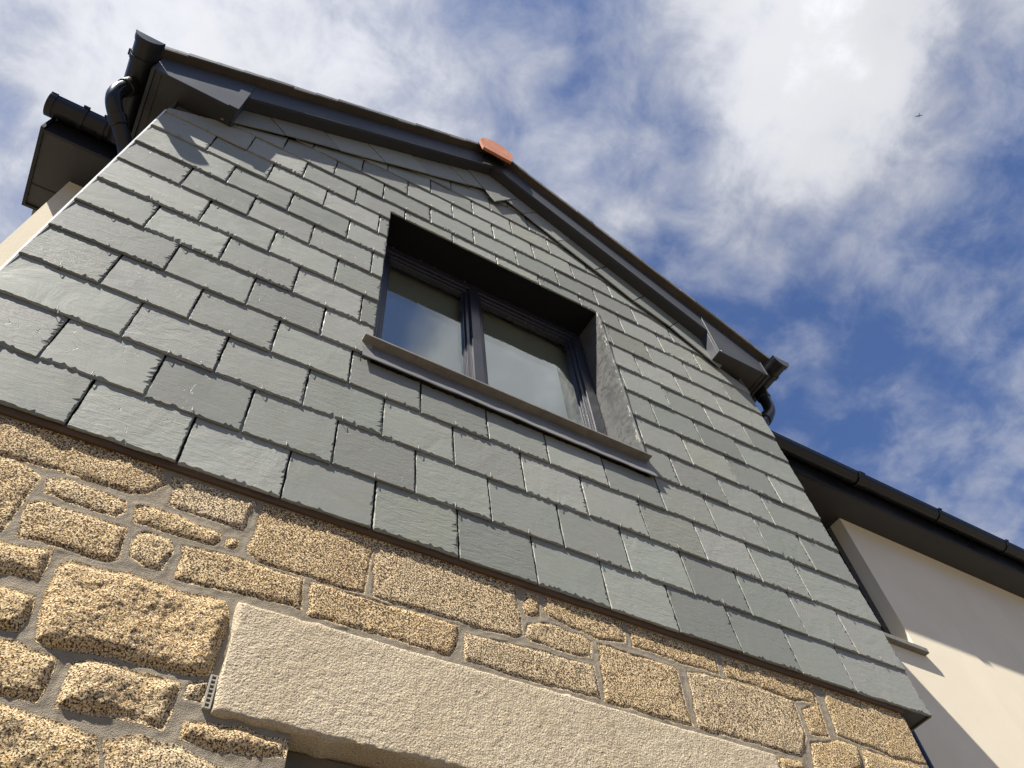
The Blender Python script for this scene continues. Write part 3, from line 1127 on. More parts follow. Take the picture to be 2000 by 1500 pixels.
downpipe(house, [(-0.817, 0.050, 5.485), (-0.858, 0.060, 5.300), (-0.680, 0.235, 5.140), (-0.664, 0.275, 4.98)], [(-0.664, 0.275, 5.0), (-0.664, 0.275, 0.05)])
downpipe(house, [(3.014, 0.050, 5.485), (3.040, 0.060, 5.310), (2.850, 0.110, 5.060), (2.846, 0.155, 4.93)], [(2.846, 0.156, 4.95), (2.846, 0.156, 0.05)])
# clip on the swan neck of the left pipe
mb = MB()
mb.tube([(-0.70, 0.275, 4.90), (-0.60, 0.275, 4.90)], 0.006, 8)
mb.build('pipe_clip', M['steel'], house)

# main eaves: fascia, soffits
mb = MB()
mb.box(2.955, 9.6, YE, YE + 0.016, ZS - 0.012, 5.64)
mb.build('fascia', M['black_upvc'], house, bevel=0.0015)
mb = MB()
mb.box(-1.107, -0.758, YE, YE + 0.016, ZS - 0.012, 5.64)
mb.build('fascia', M['black_upvc'], house, bevel=0.0015)
mb = MB()
mb.box(XR - 0.02, 9.6, YE + 0.0165, YW + 0.10, ZS, ZS + 0.010)
mb.build('soffit', M['soffit'], house)
mb = MB()
mb.box(-1.107, XL + 0.02, YE + 0.0165, 0.83, ZS + 0.0004, ZS + 0.0104)
mb.build('soffit', M['soffit'], house)
# boxed end of the main verge at the far left, closing the eaves
mb = MB()
mb.prism([(-1.123, ZS - 0.012), (-1.1075, ZS - 0.012), (-1.1075, 5.56), (-1.123, 5.56)], YE - 0.01, 0.845)
mb.box(-1.107, -0.956, 0.8305, 0.845, ZS - 0.012, 5.60)
mb.build('box_end', M['black_upvc'], house)
mb = MB()
mb.box(-1.107, -0.97, 0.715, 0.719, ZS - 0.003, ZS)
mb.build('soffit_seam', M['black_upvc'], house)

# ------------------------------------------------------------------ rendered wing
mb = MB()
RX0, RX1 = 3.12, 4.226         # wing window
RZ0 = 4.334
YR = YW + 0.125
mb.quad((-0.953, YW, 0), (RX0, YW, 0), (RX0, YW, ZS + .005), (-0.953, YW, ZS + .005))
mb.quad((RX0, YW, 0), (RX1, YW, 0), (RX1, YW, RZ0), (RX0, YW, RZ0))
mb.quad((RX1, YW, 0), (9.6, YW, 0), (9.6, YW, ZS + .005), (RX1, YW, ZS + .005))
mb.quad((RX1, YW, RZ0), (RX1, YR, RZ0), (RX1, YR, ZS + .005), (RX1, YW, ZS + .005))
mb.quad((RX0, YR, RZ0), (RX0, YW, RZ0), (RX0, YW, ZS + .005), (RX0, YR, ZS + .005))
mb.quad((RX0, YW, RZ0), (RX1, YW, RZ0), (RX1, YR, RZ0), (RX0, YR, RZ0))
mb.quad((-0.953, 7.8, 0), (-0.953, YW, 0), (-0.953, YW, ZS + .005), (-0.953, 7.8, ZS + .005))
mb.quad((9.6, YW, 0), (9.6, 7.8, 0), (9.6, 7.8, ZS + .005), (9.6, YW, ZS + .005))
mb.quad((9.6, 7.8, 0), (-0.953, 7.8, 0), (-0.953, 7.8, ZS + .005), (9.6, 7.8, ZS + .005))
k = len(mb.v)
for xg, flip in ((-0.953, 0), (9.6, 1)):
    k = len(mb.v)
    mb.v += [(xg, YW, ZS + .005), (xg, 7.8, ZS + .005), (xg, 4.2, 8.25)]
    mb.f.append((k, k + 1, k + 2) if flip else (k + 2, k + 1, k))
    mb.mi.append(0)
mb.build('rendered_wall', M['render'], house)

wing_window = empty('window', (RX0, YR, RZ0), house)
wing_window['label'] = 'window half hidden behind the slates, in the cream rendered wall'


def at_parent(o_, parent):
    o_.parent = parent
    o_.matrix_parent_inverse = Matrix.Translation(-parent.location)
    return o_


mb = MB()
for (a_, b_, c_, d_) in ((RX0, RX1, RZ0, RZ0 + 0.06), (RX0, RX1, ZS - 0.06, ZS - 0.001), (RX0, RX0 + 0.06, RZ0 + 0.0605, ZS - 0.0605), (RX1 - 0.06, RX1 - 0.0005, RZ0 + 0.0605, ZS - 0.0605)):
    mb.box(a_, b_, YR - 0.03, YR + 0.03, c_, d_)
at_parent(mb.build('frame', M['frame'], None), wing_window)
mb = MB()
mb.box(RX0 + 0.05, RX1 - 0.05, YR, YR + 0.004, RZ0 + 0.05, ZS - 0.05)
at_parent(mb.build('pane', M['glass'], None), wing_window)
mb = MB()
mb.box(RX0 - 0.045, RX1 + 0.047, YW - 0.036, YW + 0.09, RZ0 - 0.038, RZ0 - 0.002)
at_parent(mb.build('sill', M['sill'], None, bevel=0.005), wing_window)
mb = MB()
mb.box(RX0 + 0.0, RX1, YR + 0.3, YR + 0.32, RZ0, ZS)
mb.build('dark_room', M['dark'], house)

# ------------------------------------------------------------------ gable window
YF = 0.176
win = empty('window', (1.095, YF, 4.1), house)
win['label'] = 'two-pane anthracite window set deep in the slates'


def wpart(o_):
    return at_parent(o_, win)


def ring(mb_, x0, x1, z0, z1, w, y0, y1, wt=None, wb=None):
    wt = w if wt is None else wt
    wb = w if wb is None else wb
    mb_.box(x0, x1, y0, y1, z1 - wt, z1)
    mb_.box(x0, x1, y0, y1, z0, z0 + wb)
    mb_.box(x0, x0 + w, y0, y1, z0 + wb + 0.0003, z1 - wt - 0.0003)
    mb_.box(x1 - w, x1, y0, y1, z0 + wb + 0.0003, z1 - wt - 0.0003)


FZ0 = 4.125
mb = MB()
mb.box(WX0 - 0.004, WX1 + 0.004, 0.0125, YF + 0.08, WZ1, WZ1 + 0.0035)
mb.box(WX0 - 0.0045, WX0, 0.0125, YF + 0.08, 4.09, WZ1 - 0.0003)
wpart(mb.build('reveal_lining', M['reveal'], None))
# lead lining on the sunny cheek, dressed over the slate edge
mb = MB()
ny, nz = 14, 90
k = len(mb.v)
for j in range(nz + 1):
    z = 4.085 + (WZ1 - 0.002 - 4.085) * j / nz
    for i in range(ny + 1):
        y = -0.005 + (YF + 0.03 + 0.005) * i / ny
        wob = mnoise.fractal((y * 14, z * 9, 2.0), 0.6, 2.0, 3) * 0.0022
        mb.v.append((WX1 - 0.001 + wob + (0.003 if i == 0 else 0.0), y, z))
for j in range(nz):
    for i in range(ny):
        a_ = k + j * (ny + 1) + i
        mb.f.append((a_, a_ + ny + 1, a_ + ny + 2, a_ + 1))
        mb.mi.append(0)
wpart(mb.build('lead_cheek', M['lead'], None, smooth=True))
# lead apron under the sill
mb = MB()
nx, nzz = 120, 12
x0, x1 = 0.434, 1.742
for s in (0, 1):
    k = len(mb.v)
    for j in range(nzz + 1):
        for i in range(nx + 1):
            x = x0 + (x1 - x0) * i / nx
            zlo = 3.968 + mnoise.noise((x * 5, 0.3, 1.1)) * 0.0035
            z = zlo + (4.100 - zlo) * j / nzz
            y = -0.0125 + 0.022 * j / nzz + mnoise.fractal((x * 9, z * 12, 5.0), 0.6, 2.0, 3) * 0.0018 + (0.0022 if s else 0)
            mb.v.append((x, y, z))
    for j in range(nzz):
        for i in range(nx):
            a_ = k + j * (nx + 1) + i
            q = (a_, a_ + 1, a_ + nx + 2, a_ + nx + 1)
            mb.f.append(q if s == 0 else q[::-1])
            mb.mi.append(0)
    if s:
        k0 = k - (nx + 1) * (nzz + 1)
        for i in range(nx):
            mb.f.append((k0 + i, k + i, k + i + 1, k0 + i + 1))
            mb.mi.append(0)
wpart(mb.build('lead_apron', M['apron'], None, smooth=True))
# sill
mb = MB()
k = len(mb.v)
sx0, sx1 = 0.427, 1.7185 + 0.012
yo = -0.031
prof = [(yo, 4.081), (yo, 4.0905), (yo + 0.002, 4.0925), (YF + 0.005, 4.128), (YF + 0.005, 4.100), (0.014, 4.084), (0.008, 4.081)]
for x in (sx0, sx1):
    mb.v += [(x, y, z) for y, z in prof]
n = len(prof)
mb.f += [tuple(k + i for i in range(n)), tuple(k + n + i for i in range(n))[::-1]]
for i in range(n):
    j = (i + 1) % n
    mb.f.append((k + i, k + n + i, k + n + j, k + j)[::-1])
mb.mi += [0] * (n + 2)
o = mb.build('sill', M['sill'], None, bevel=0.002)
bm = bmesh.new()
bm.from_mesh(o.data)
bmesh.ops.recalc_face_normals(bm, faces=bm.faces)
bm.to_mesh(o.data)
bm.free()
wpart(o)
# frame: outer frame, mullion, two sashes with stepped beads
XM = 1.032
mb = MB()
ring(mb, WX0 + 0.004, WX1 - 0.006, FZ0, WZ1 - 0.004, 0.060, YF, YF + 0.07)
mb.box(XM - 0.0260, XM + 0.0260, YF - 0.004, YF + 0.07, FZ0 + 0.0605, WZ1 - 0.0645)
wpart(mb.build('frame', M['frame'], None, bevel=0.003))
PANES = [(WX0 + 0.0645, XM - 0.0265), (XM + 0.0265, WX1 - 0.0665)]
for (pa, pb) in PANES:
    mb = MB()
    ring(mb, pa, pb, FZ0 + 0.061, WZ1 - 0.065, 0.022, YF + 0.012, YF + 0.066)
    ring(mb, pa + 0.0225, pb - 0.0225, FZ0 + 0.0835, WZ1 - 0.0875, 0.011, YF + 0.024, YF + 0.060)
    wpart(mb.build('sash', M['frame'], None, bevel=0.0025))
    mb = MB()
    g0, g1, gz0, gz1 = pa + 0.029, pb - 0.029, FZ0 + 0.090, WZ1 - 0.094
    mb.box(g0, g1, YF + 0.036, YF + 0.040, gz0, gz1)
    o = wpart(mb.build('pane', M['glass'], None))
    mb = MB()
    mb.box(g0, g1, YF + 0.054, YF + 0.058, gz0, gz1)
    wpart(mb.build('inner_pane', M['clear_glass'], None))
# small fixing clips along the head of the frame
for x in (0.56, 0.72, 0.80, 0.98):
    mb = MB()
    mb.box(x, x + 0.004, YF - 0.004, YF - 0.0002, WZ1 - 0.016, WZ1 - 0.003)
    wpart(mb.build('clip', M['steel'], None))
mb = MB()
mb.box(WX0 + 0.03, WX1 - 0.03, YF + 0.088, YF + 0.091, FZ0 + 0.02, WZ1 - 0.02)
wpart(mb.build('added_sheet', M['added_sheet'], None))  # sheet added close behind the glass to brighten the dark panes
# plain room behind the window
mb = MB()
rx0, rx1, ry0, ry1, rz0, rz1 = 0.1, 2.1, YF + 0.085, 0.50, 4.122, 5.46
mb.quad((rx0, ry0, rz0), (rx1, ry0, rz0), (rx1, ry1, rz0), (rx0, ry1, rz0))
mb.quad((rx0, ry1, rz1), (rx1, ry1, rz1), (rx1, ry0, rz1), (rx0, ry0, rz1))
mb.quad((rx0, ry1, rz0), (rx1, ry1, rz0), (rx1, ry1, rz1), (rx0, ry1, rz1))
mb.quad((rx0, ry0, rz0), (rx0, ry1, rz0), (rx0, ry1, rz1), (rx0, ry0, rz1))
mb.quad((rx1, ry1, rz0), (rx1, ry0, rz0), (rx1, ry0, rz1), (rx1, ry1, rz1))
mb.box(rx0, WX0 - 0.005, ry0 - 0.01, ry0, rz0, rz1)
mb.box(WX1 + 0.005, rx1, ry0 - 0.01, ry0, rz0, rz1)
mb.box(WX0 - 0.005, WX1 + 0.005, ry0 - 0.01, ry0, WZ1 + 0.004, rz1)
mb.box(WX0 - 0.005, WX1 + 0.005, ry0 - 0.01, ry0, rz0, FZ0)
mb.build('room', M['room'], house)

# ------------------------------------------------------------------ granite wall
STONES = [
(0.35,[(-0.413,3.142),(-0.333,3.158),(-0.233,3.173),(-0.111,3.163),(-0.018,3.153),(0.002,3.106),(-0.026,3.057),(-0.071,3.039),(-0.193,3.041),(-0.343,3.033),(-0.365,3.034)]),
(0.3,[(-0.381,3.023),(-0.307,3.037),(-0.249,3.006),(-0.249,2.928),(-0.257,2.836),(-0.287,2.812)]),
(0.4,[(-0.238,3.013),(-0.196,3.028),(-0.062,3.012),(-0.055,2.979),(-0.07,2.961),(-0.131,2.957),(-0.219,2.968),(-0.226,2.971)]),
(0.3,[(-0.242,2.924),(-0.22,2.943),(-0.109,2.939),(-0.037,2.943),(-0.033,2.91),(-0.032,2.847),(-0.046,2.835),(-0.153,2.834),(-0.227,2.834),(-0.233,2.858)]),
(0.4,[(-0.04,3.006),(-0.023,3.02),(0.059,3.026),(0.094,3.011),(0.159,3.012),(0.17,2.995),(0.157,2.964),(0.036,2.96),(-0.029,2.958)]),
(0.3,[(-0.009,2.935),(0.011,2.946),(0.061,2.944),(0.072,2.904),(0.068,2.851),(0.03,2.845),(-0.009,2.861),(-0.017,2.895)]),
(0.3,[(0.183,3.004),(0.209,3.009),(0.214,2.984),(0.204,2.969),(0.186,2.97)]),
(0.2,[(0.083,2.942),(0.253,2.948),(0.385,2.946),(0.39,2.854),(0.315,2.855),(0.191,2.842),(0.097,2.837),(0.095,2.859),(0.099,2.882)]),
(0.25,[(0.012,3.136),(0.059,3.148),(0.223,3.141),(0.211,3.04),(0.1,3.039),(0.027,3.049)]),
(0.12,[(0.241,3.149),(0.56,3.158),(0.543,2.959),(0.463,2.952),(0.264,2.957),(0.236,2.976)]),
(0.12,[(0.406,2.943),(0.464,2.946),(0.812,2.947),(0.808,2.883),(0.786,2.847),(0.665,2.847),(0.405,2.844)]),
(0.1,[(0.561,3.151),(1.008,3.167),(1.015,2.982),(0.985,2.965),(0.829,2.961),(0.564,2.957)]),
(0.2,[(1.039,3.146),(1.088,3.147),(1.082,3.069),(1.035,3.058),(1.025,3.079)]),
(0.12,[(1.114,3.153),(1.39,3.152),(1.385,3.071),(1.289,3.05),(1.116,3.078),(1.097,3.097)]),
(0.15,[(1.032,3.027),(1.095,3.051),(1.225,3.049),(1.255,3.033),(1.243,2.976),(1.192,2.967),(1.043,2.967),(1.022,2.985)]),
(0.12,[(0.834,2.931),(1.029,2.943),(1.219,2.95),(1.244,2.95),(1.251,2.848),(1.171,2.843),(0.921,2.841),(0.824,2.842)]),
(0.12,[(1.409,3.15),(1.765,3.142),(1.752,3.068),(1.614,3.061),(1.409,3.07)]),
(0.12,[(1.276,3.035),(1.566,3.039),(1.57,2.844),(1.478,2.841),(1.264,2.842)]),
(0.12,[(1.61,3.038),(1.779,3.06),(2.064,3.059),(2.056,2.924),(1.995,2.846),(1.885,2.844),(1.587,2.843)]),
(0.15,[(1.791,3.148),(2.199,3.154),(2.175,3.073),(2.064,3.059),(1.774,3.065)]),
(0.15,[(2.244,3.152),(2.501,3.164),(2.688,3.156),(2.65,2.958),(2.462,2.949),(2.208,2.967),(2.226,3.088)]),
(0.2,[(2.086,3.031),(2.187,3.077),(2.168,2.953),(2.082,2.939)]),
(0.2,[(2.067,2.911),(2.2,2.953),(2.294,2.947),(2.272,2.871),(2.171,2.82),(2.027,2.807)]),
(0.2,[(2.31,2.946),(2.452,2.943),(2.604,2.948),(2.582,2.893),(2.287,2.868)]),
(0.3,[(1.873,2.818),(1.984,2.83),(1.986,2.798),(1.882,2.776)]),
(0.8,[(-0.288,2.811),(-0.197,2.814),(-0.151,2.826),(-0.145,2.796),(-0.148,2.742),(-0.218,2.74),(-0.255,2.735)]),
(0.8,[(-0.243,2.708),(-0.168,2.708),(-0.138,2.705),(-0.132,2.668),(-0.14,2.616),(-0.164,2.616),(-0.201,2.615)]),
(1.0,[(-0.128,2.789),(-0.112,2.811),(-0.05,2.814),(0.039,2.817),(0.118,2.811),(0.218,2.817),(0.232,2.776),(0.233,2.719),(0.231,2.63),(0.208,2.618),(0.101,2.613),(-0.002,2.615),(-0.081,2.604),(-0.104,2.613),(-0.118,2.659),(-0.125,2.71)]),
(0.8,[(-0.19,2.59),(-0.128,2.596),(-0.056,2.588),(-0.054,2.561),(-0.052,2.509),(-0.057,2.489),(-0.11,2.49),(-0.146,2.491)]),
(1.0,[(-0.023,2.589),(0.002,2.604),(0.071,2.6),(0.17,2.596),(0.176,2.585),(0.172,2.514),(0.169,2.491),(0.105,2.494),(-0.02,2.492),(-0.025,2.527)]),
(0.4,[(0.188,2.597),(0.227,2.614),(0.238,2.615),(0.228,2.567),(0.189,2.565)]),
(0.8,[(0.199,2.518),(0.251,2.531),(0.338,2.532),(0.412,2.527),(0.417,2.492),(0.349,2.481),(0.278,2.478),(0.202,2.48)]),
(0.9,[(-0.139,2.475),(-0.073,2.471),(0.004,2.466),(0.067,2.457),(0.081,2.406),(0.095,2.339),(-0.049,2.347),(-0.083,2.349)]),
(0.9,[(0.079,2.456),(0.129,2.471),(0.212,2.469),(0.285,2.45),(0.358,2.437),(0.423,2.446),(0.423,2.394),(0.102,2.371)]),
]



def lattice_noise(x, z, seed):
    """smooth value noise on arrays"""
    r_ = np.random.default_rng(seed).random((256, 256))
    xi, zi = np.floor(x).astype(int), np.floor(z).astype(int)
    fx, fz = x - xi, z - zi
    fx, fz = fx * fx * (3 - 2 * fx), fz * fz * (3 - 2 * fz)
    a_, b_ = r_[xi & 255, zi & 255], r_[(xi + 1) & 255, zi & 255]
    c_, d_ = r_[xi & 255, (zi + 1) & 255], r_[(xi + 1) & 255, (zi + 1) & 255]
    return (a_ * (1 - fx) + b_ * fx) * (1 - fz) + (c_ * (1 - fx) + d_ * fx) * fz - 0.5


def fbm(x, z, scale, octv, seed, gain=0.5):
    s, am = 0, 1.0
    for i in range(octv):
        s = s + am * lattice_noise(x * scale, z * scale, seed + i)
        scale *= 2.03
        am *= gain
    return s


def poly_sd(P, X, Z):
    """signed distance (negative inside) to a polygon"""
    dmin = np.full(X.shape, 1e9)
    inside = np.zeros(X.shape, bool)
    n_ = len(P)
    for i in range(n_):
        x0_, z0_ = P[i]
        x1_, z1_ = P[(i + 1) % n_]
        ex, ez = x1_ - x0_, z1_ - z0_
        t_ = np.clip(((X - x0_) * ex + (Z - z0_) * ez) / (ex * ex + ez * ez + 1e-12), 0, 1)
        dmin = np.minimum(dmin, np.hypot(X - x0_ - ex * t_, Z - z0_ - ez * t_))
        c_ = ((z0_ > Z) != (z1_ > Z))
        with np.errstate(divide='ignore', invalid='ignore'):
            xi_ = (x1_ - x0_) * (Z - z0_) / (z1_ - z0_ + 1e-15) + x0_
        inside ^= c_ & (X < xi_)
    return np.where(inside, -dmin, dmin)


SX0, SX1 = -0.55, 2.662
OX0, OX1, OZ = 0.414, 1.74, 2.545        # opening under the lintel
LX0, LX1, LZ0, LZ1 = 0.246, 1.868, 2.545, 2.822
# rubble for the parts of the wall the list does not cover
known = [(rr, [tuple(q) for q in P]) for rr, P in STONES]
rnd2 = random.Random(3)
fill = []
z = 0.02
while z < 3.16:
    h = rnd2.uniform(0.15, 0.26)
    x = SX0 + 0.01 - rnd2.uniform(0, 0.2)
    while x < SX1:
        wd = rnd2.uniform(0.2, 0.5)
        j = lambda: rnd2.uniform(-0.012, 0.012)
        m_ = 0.016
        if not (x > 0.20 and 2.38 < z + h / 2) and not (x > -0.40 and z + h > 2.40):
            a_, b_ = max(x, SX0 + .01), min(x + wd, SX1 - .01)
            if b_ - a_ > 0.08 and not (b_ > OX0 - 0.02 and a_ < OX1 + 0.02):
                fill.append((rnd2.uniform(0.4, 1.0), [(a_ + m_ + j(), z + m_ + j()), ((a_ + b_) / 2, z + m_ + j()), (b_ - m_ + j(), z + m_ + j()), (b_ - m_ + j(), z + h - m_ + j()), ((a_ + b_) / 2, z + h - m_ + j()), (a_ + m_ + j(), z + h - m_ + j())]))
        x += wd
    z += h
# quoins beside the opening, below the picture
for sx_, sgn in ((OX0, -1), (OX1, 1)):
    z = 0.02
    q = 0
    while z < 2.36:
        h = 0.27
        wd = 0.40 if q % 2 else 0.26
        a_, b_ = (sx_ - wd, sx_ - 0.004) if sgn < 0 else (sx_ + 0.004, sx_ + wd)
        fill.append((0.6, [(a_ + .012, z + .01), (b_, z + .01), (b_, z + h - .01), (a_ + .012, z + h - .01)]))
        z += h
        q += 1
fill = [f for f in fill]


def stone_sheet(x0_, x1_, z0_, z1_, step, stones, mbs, colsb):
    nx_, nz_ = int(round((x1_ - x0_) / step)), int(round((z1_ - z0_) / step))
    gx, gz = np.linspace(x0_, x1_, nx_ + 1), np.linspace(z0_, z1_, nz_ + 1)
    X, Z = np.meshgrid(gx, gz)
    # hand-cut edges: warp the plan of the stones a little
    Xw = X + fbm(X, Z, 22, 3, 40) * 0.008
    Zw = Z + fbm(X, Z, 22, 3, 50) * 0.008
    best = np.full(X.shape, 1.0)
    sid = np.zeros(X.shape)
    rg = np.full(X.shape, 0.3)
    for i, (rr, P) in enumerate(stones):
        px = [p[0] for p in P]
        pz = [p[1] for p in P]
        ix = (gx > min(px) - 0.05) & (gx < max(px) + 0.05)
        iz = (gz > min(pz) - 0.05) & (gz < max(pz) + 0.05)
        if not ix.any() or not iz.any():
            continue
        sub = np.ix_(iz, ix)
        dd = poly_sd(P, Xw[sub], Zw[sub])
        # round the corners of every stone a bit
        upd = dd < best[sub]
        best[sub] = np.where(upd, dd, best[sub])
        sid[sub] = np.where(upd, (i * 0.618) % 1.0, sid[sub])
        rg[sub] = np.where(upd, rr, rg[sub])
    best = best - 0.0030
    depth = np.clip(-best, 0, None)
    edge_r = 0.003 + 0.009 * rg
    dome = 1 - np.exp(-depth / edge_r)
    n1 = fbm(X, Z, 9, 4, 1)
    n2 = fbm(X, Z, 42, 3, 20, 0.6)
    n3 = fbm(X, Z, 95, 2, 30, 0.6)
    lift = 0.0115 + 0.0075 * rg
    h_ = dome * lift + dome * (n1 * (0.002 + 0.009 * rg) + n2 * (0.0005 + 0.0018 * rg) + n3 * (0.0006 + 0.0018 * rg))
    mort = 0.0088 + fbm(X, Z, 14, 4, 60) * 0.003 + fbm(X, Z, 70, 2, 70) * 0.0012
    mort = mort + 0.0015 * np.exp(-np.clip(best, 0, None) / 0.010)
    Y = 0.030 - np.where(best < 0, np.maximum(h_, mort * (1 - dome) + 0.0075 * dome), np.maximum(h_, mort))
    # keep clear of the battens at the very top and close the sheet at its right-hand arris
    Y = np.where(Z > 3.140, np.maximum(Y, 0.0215), Y)
    back = np.clip((X - (SX1 - 0.030)) / 0.030, 0, 1)
    Y = Y + 0.030 * (1 - np.sqrt(np.clip(1 - back * back, 0, 1)))
    stone = np.clip(0.5 - (best + 0.0010) / 0.005, 0, 1)
    k = len(mbs.v)
    mbs.v += list(zip(X.ravel().tolist(), Y.ravel().tolist(), Z.ravel().tolist()))
    colsb += list(zip(stone.ravel().tolist(), sid.ravel().tolist(), rg.ravel().tolist(), [1.0] * X.size))
    xc, zc = (gx[:-1] + gx[1:]) / 2, (gz[:-1] + gz[1:]) / 2
    XC_, ZC_ = np.meshgrid(xc, zc)
    hole = ((XC_ > OX0) & (XC_ < OX1) & (ZC_ < OZ + 0.1)) | ((XC_ > LX0 + 0.012) & (XC_ < LX1 - 0.012) & (ZC_ > LZ0 + 0.012) & (ZC_ < LZ1 - 0.012))
    jj, ii = np.nonzero(~hole)
    a_ = k + jj * (nx_ + 1) + ii
    mbs.f += list(zip(a_.tolist(), (a_ + 1).tolist(), (a_ + nx_ + 2).tolist(), (a_ + nx_ + 1).tolist()))
    mbs.mi += [0] * len(a_)


mb, cols = MB(), []
vis_known = known
fill_hi = [f for f in fill if min(p[1] for p in f[1]) > 2.0]
stone_sheet(SX0, SX1, 2.300, 3.164, 0.0034, known + [f for f in fill if max(p[1] for p in f[1]) > 2.2 and max(p[0] for p in f[1]) < -0.36 or max(p[1] for p in f[1]) <= 2.44 and max(p[1] for p in f[1]) > 2.25], mb, cols)
stone_sheet(SX0, SX1, 0.0, 2.300, 0.014, fill, mb, cols)
# returns of the wall: jambs of the opening and the right-hand side
k = len(mb.v)
for (a_, b_) in (((SX1, 0.074), (SX1, 0.62)), ((OX1, 0.62), (OX1, 0.034)), ((OX0, 0.034), (OX0, 0.62)), ((SX0, 0.62), (SX0, 0.038))):
    z1_ = 3.164 if a_[0] in (SX1, SX0) else OZ
    mb.quad((a_[0], a_[1], 0), (b_[0], b_[1], 0), (b_[0], b_[1], z1_), (a_[0], a_[1], z1_))
    cols += [(1.0, 0.4, 0.3, 1.0)] * 4
wall = mb.build('stone_wall', M['granite'], house, smooth=True)
set_color(wall, 'stone', cols)

# cast lintel with a tooled face
mb = MB()
st = 0.005
nx, nz = int((LX1 - LX0) / st), int((LZ1 - LZ0) / st)
gx, gz = np.linspace(LX0, LX1, nx + 1), np.linspace(LZ0, LZ1, nz + 1)
X, Z = np.meshgrid(gx, gz)
e = np.minimum(np.minimum(X - LX0, LX1 - X), np.minimum(Z - LZ0, LZ1 - Z))
rad = 0.011 + fbm(X, Z, 30, 3, 90) * 0.008
t_ = np.clip(1 - e / rad, 0, 1)
Y = 0.006 + rad * (1 - np.sqrt(np.clip(1 - t_ * t_, 0, 1))) + fbm(X, Z, 100, 3, 80, 0.7) * 0.0016 + fbm(X, Z, 6, 3, 85) * 0.002
Xj = X + np.where((X <= LX0 + 1e-6) | (X >= LX1 - 1e-6), fbm(X, Z, 20, 3, 95) * 0.008, 0)
Zj = Z + np.where((Z <= LZ0 + 1e-6) | (Z >= LZ1 - 1e-6), fbm(X, Z, 20, 3, 97) * 0.008, 0)
mb.v += list(zip(Xj.ravel().tolist(), Y.ravel().tolist(), Zj.ravel().tolist()))
for j in range(nz):
    for i in range(nx):
        a_ = j * (nx + 1) + i
        mb.f.append((a_, a_ + 1, a_ + nx + 2, a_ + nx + 1))
        mb.mi.append(0)
loop = [i for i in range(nx + 1)] + [j * (nx + 1) + nx for j in range(1, nz + 1)] + [nz * (nx + 1) + i for i in range(nx - 1, -1, -1)] + [j * (nx + 1) for j in range(nz - 1, 0, -1)]
k = len(mb.v)
for i in loop:
    vx, vy, vz = mb.v[i]
    mb.v.append((vx, 0.068, vz))
k2 = len(mb.v)
for i in loop:
    vx, vy, vz = mb.v[i]
    mb.v.append((vx, 0.30, vz + (0.012 if vz < LZ0 + 0.03 else 0)))
n = len(loop)
for i in range(n):
    j = (i + 1) % n
    mb.f.append((loop[i], k + i, k + j, loop[j]))
    mb.f.append((k + i, k2 + i, k2 + j, k + j))
    mb.mi += [0, 0]
mb.build('lintel', M['lintel'], house, smooth=True)
smooth_by_angle(bpy.data.objects['lintel'], 60)

# perforated weep vent beside the lintel
mb = MB()
vx0, vx1, vz0, vz1, vy = 0.2290, 0.2445, 2.553, 2.628, 0.012
mb.box(vx0, vx0 + 0.0035, vy, vy + 0.03, vz0, vz1)
mb.box(vx1 - 0.0035, vx1, vy, vy + 0.03, vz0, vz1)
for i in range(8):
    zz = vz0 + (vz1 - vz0 - 0.003) * i / 7
    mb.box(vx0 + 0.0036, vx1 - 0.0036, vy + 0.0005, vy + 0.03, zz, zz + 0.0032)
mb.box(vx0 + 0.0036, vx1 - 0.0036, vy + 0.018, vy + 0.029, vz0 + 0.0033, vz1 - 0.0033, 1)
mb.build('weep_vent', [M['vent'], M['dark']], house)

# the opening under the lintel: a dark framed door or window, only its head shows
low = empty('window', ((OX0 + OX1) / 2, 0.12, 0.1), house)
low['label'] = 'dark framed opening under the pale lintel, only its head in view'
mb = MB()
ring(mb, OX0 + 0.002, OX1 - 0.002, 0.02, OZ - 0.002, 0.07, 0.076, 0.17)
at_parent(mb.build('frame', M['lower_frame'], None, bevel=0.003), low)
mb = MB()
ring(mb, OX0 + 0.0725, OX1 - 0.0725, 0.0905, OZ - 0.0725, 0.05, 0.092, 0.16)
at_parent(mb.build('sash', M['lower_frame'], None, bevel=0.003), low)
mb = MB()
mb.box(OX0 + 0.11, OX1 - 0.11, 0.125, 0.129, 0.13, OZ - 0.115)
at_parent(mb.build('pane', M['glass'], None), low)
mb = MB()
mb.box(OX0, OX1, 0.6, 0.61, 0.0, OZ + 0.1)
mb.build('dark_room', M['dark'], house)

# ------------------------------------------------------------------ ground
mb = MB()
mb.quad((-400, -400, 0), (400, -400, 0), (400, 400, 0), (-400, 400, 0))
ground = mb.build('ground', M['ground'])
ground['kind'] = 'structure'
ground['label'] = 'pale paving in front of the house'

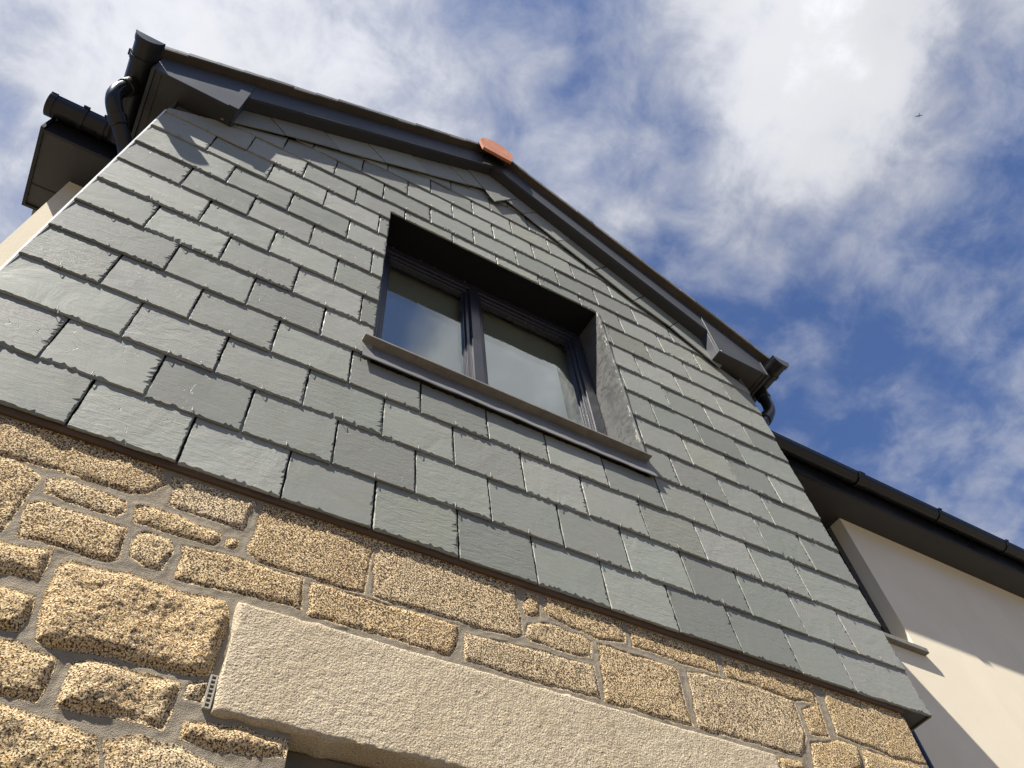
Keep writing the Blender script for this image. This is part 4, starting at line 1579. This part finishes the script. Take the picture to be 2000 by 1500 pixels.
# ------------------------------------------------------------------ gull far up in the sky
bd = (Vector(RX) * ((1795 - 1000) / 1525.1) + Vector(RD) * ((226 - 750) / 1525.1) + Vector(RF)) if False else None
bird_dir = Vector((0.86443828 * 0.5213 + 0.37382677 * -0.3436 + 0.33615475,
                   -0.49728923 * 0.5213 + 0.73399708 * -0.3436 + 0.46254914,
                   -0.07382335 * 0.5213 + -0.56701132 * -0.3436 + 0.8203952))
bpos = Vector((0, -1.4803, 1.6)) + bird_dir * 115.0
bird = empty('bird', tuple(bpos))
bird['label'] = 'gull flying high against the bright cloud'
bird['category'] = 'bird'
mb = MB()
ax = Vector((0.6, 0.75, 0.0)).normalized()
ay = Vector((-ax.y, ax.x, 0.0))
body = [ax * s for s in (-0.30, -0.20, -0.05, 0.08, 0.17, 0.22, 0.27)]
mb.tube([tuple(p) for p in body], [0.012, 0.035, 0.062, 0.058, 0.036, 0.034, 0.008], 10)
for s in (-1, 1):
    k = len(mb.v)
    for (a_, b_, up) in ((0.08, 0.03, 0.02), (0.14, 0.28, 0.13), (0.02, 0.60, 0.04), (-0.04, 0.58, 0.04), (0.0, 0.28, 0.12), (-0.09, 0.03, 0.02)):
        for th in (0.008, -0.008):
            mb.v.append(tuple(ax * a_ + ay * (s * b_) + Vector((0, 0, up + th))))
    for (i0, i1, i2, i3) in ((0, 1, 4, 5), (1, 2, 3, 4)):
        for q in (0, 1):
            f = tuple(k + 2 * i + q for i in (i0, i1, i2, i3))
            mb.f.append(f if q == 0 else f[::-1])
            mb.mi.append(0)
    for i in range(6):
        j = (i + 1) % 6
        mb.f.append((k + 2 * i, k + 2 * j, k + 2 * j + 1, k + 2 * i + 1))
        mb.mi.append(0)
k = len(mb.v)
for th in (0.006, -0.006):
    for (a_, b_) in ((-0.26, -0.02), (-0.40, -0.07), (-0.40, 0.07), (-0.26, 0.02)):
        mb.v.append(tuple(ax * a_ + ay * b_ + Vector((0, 0, th))))
mb.f += [(k, k + 1, k + 2, k + 3), (k + 7, k + 6, k + 5, k + 4)] + [(k + i, k + 4 + i, k + 4 + (i + 1) % 4, k + (i + 1) % 4) for i in range(4)]
mb.mi += [0] * 6
mb.build('body', M['bird'], bird, smooth=True)
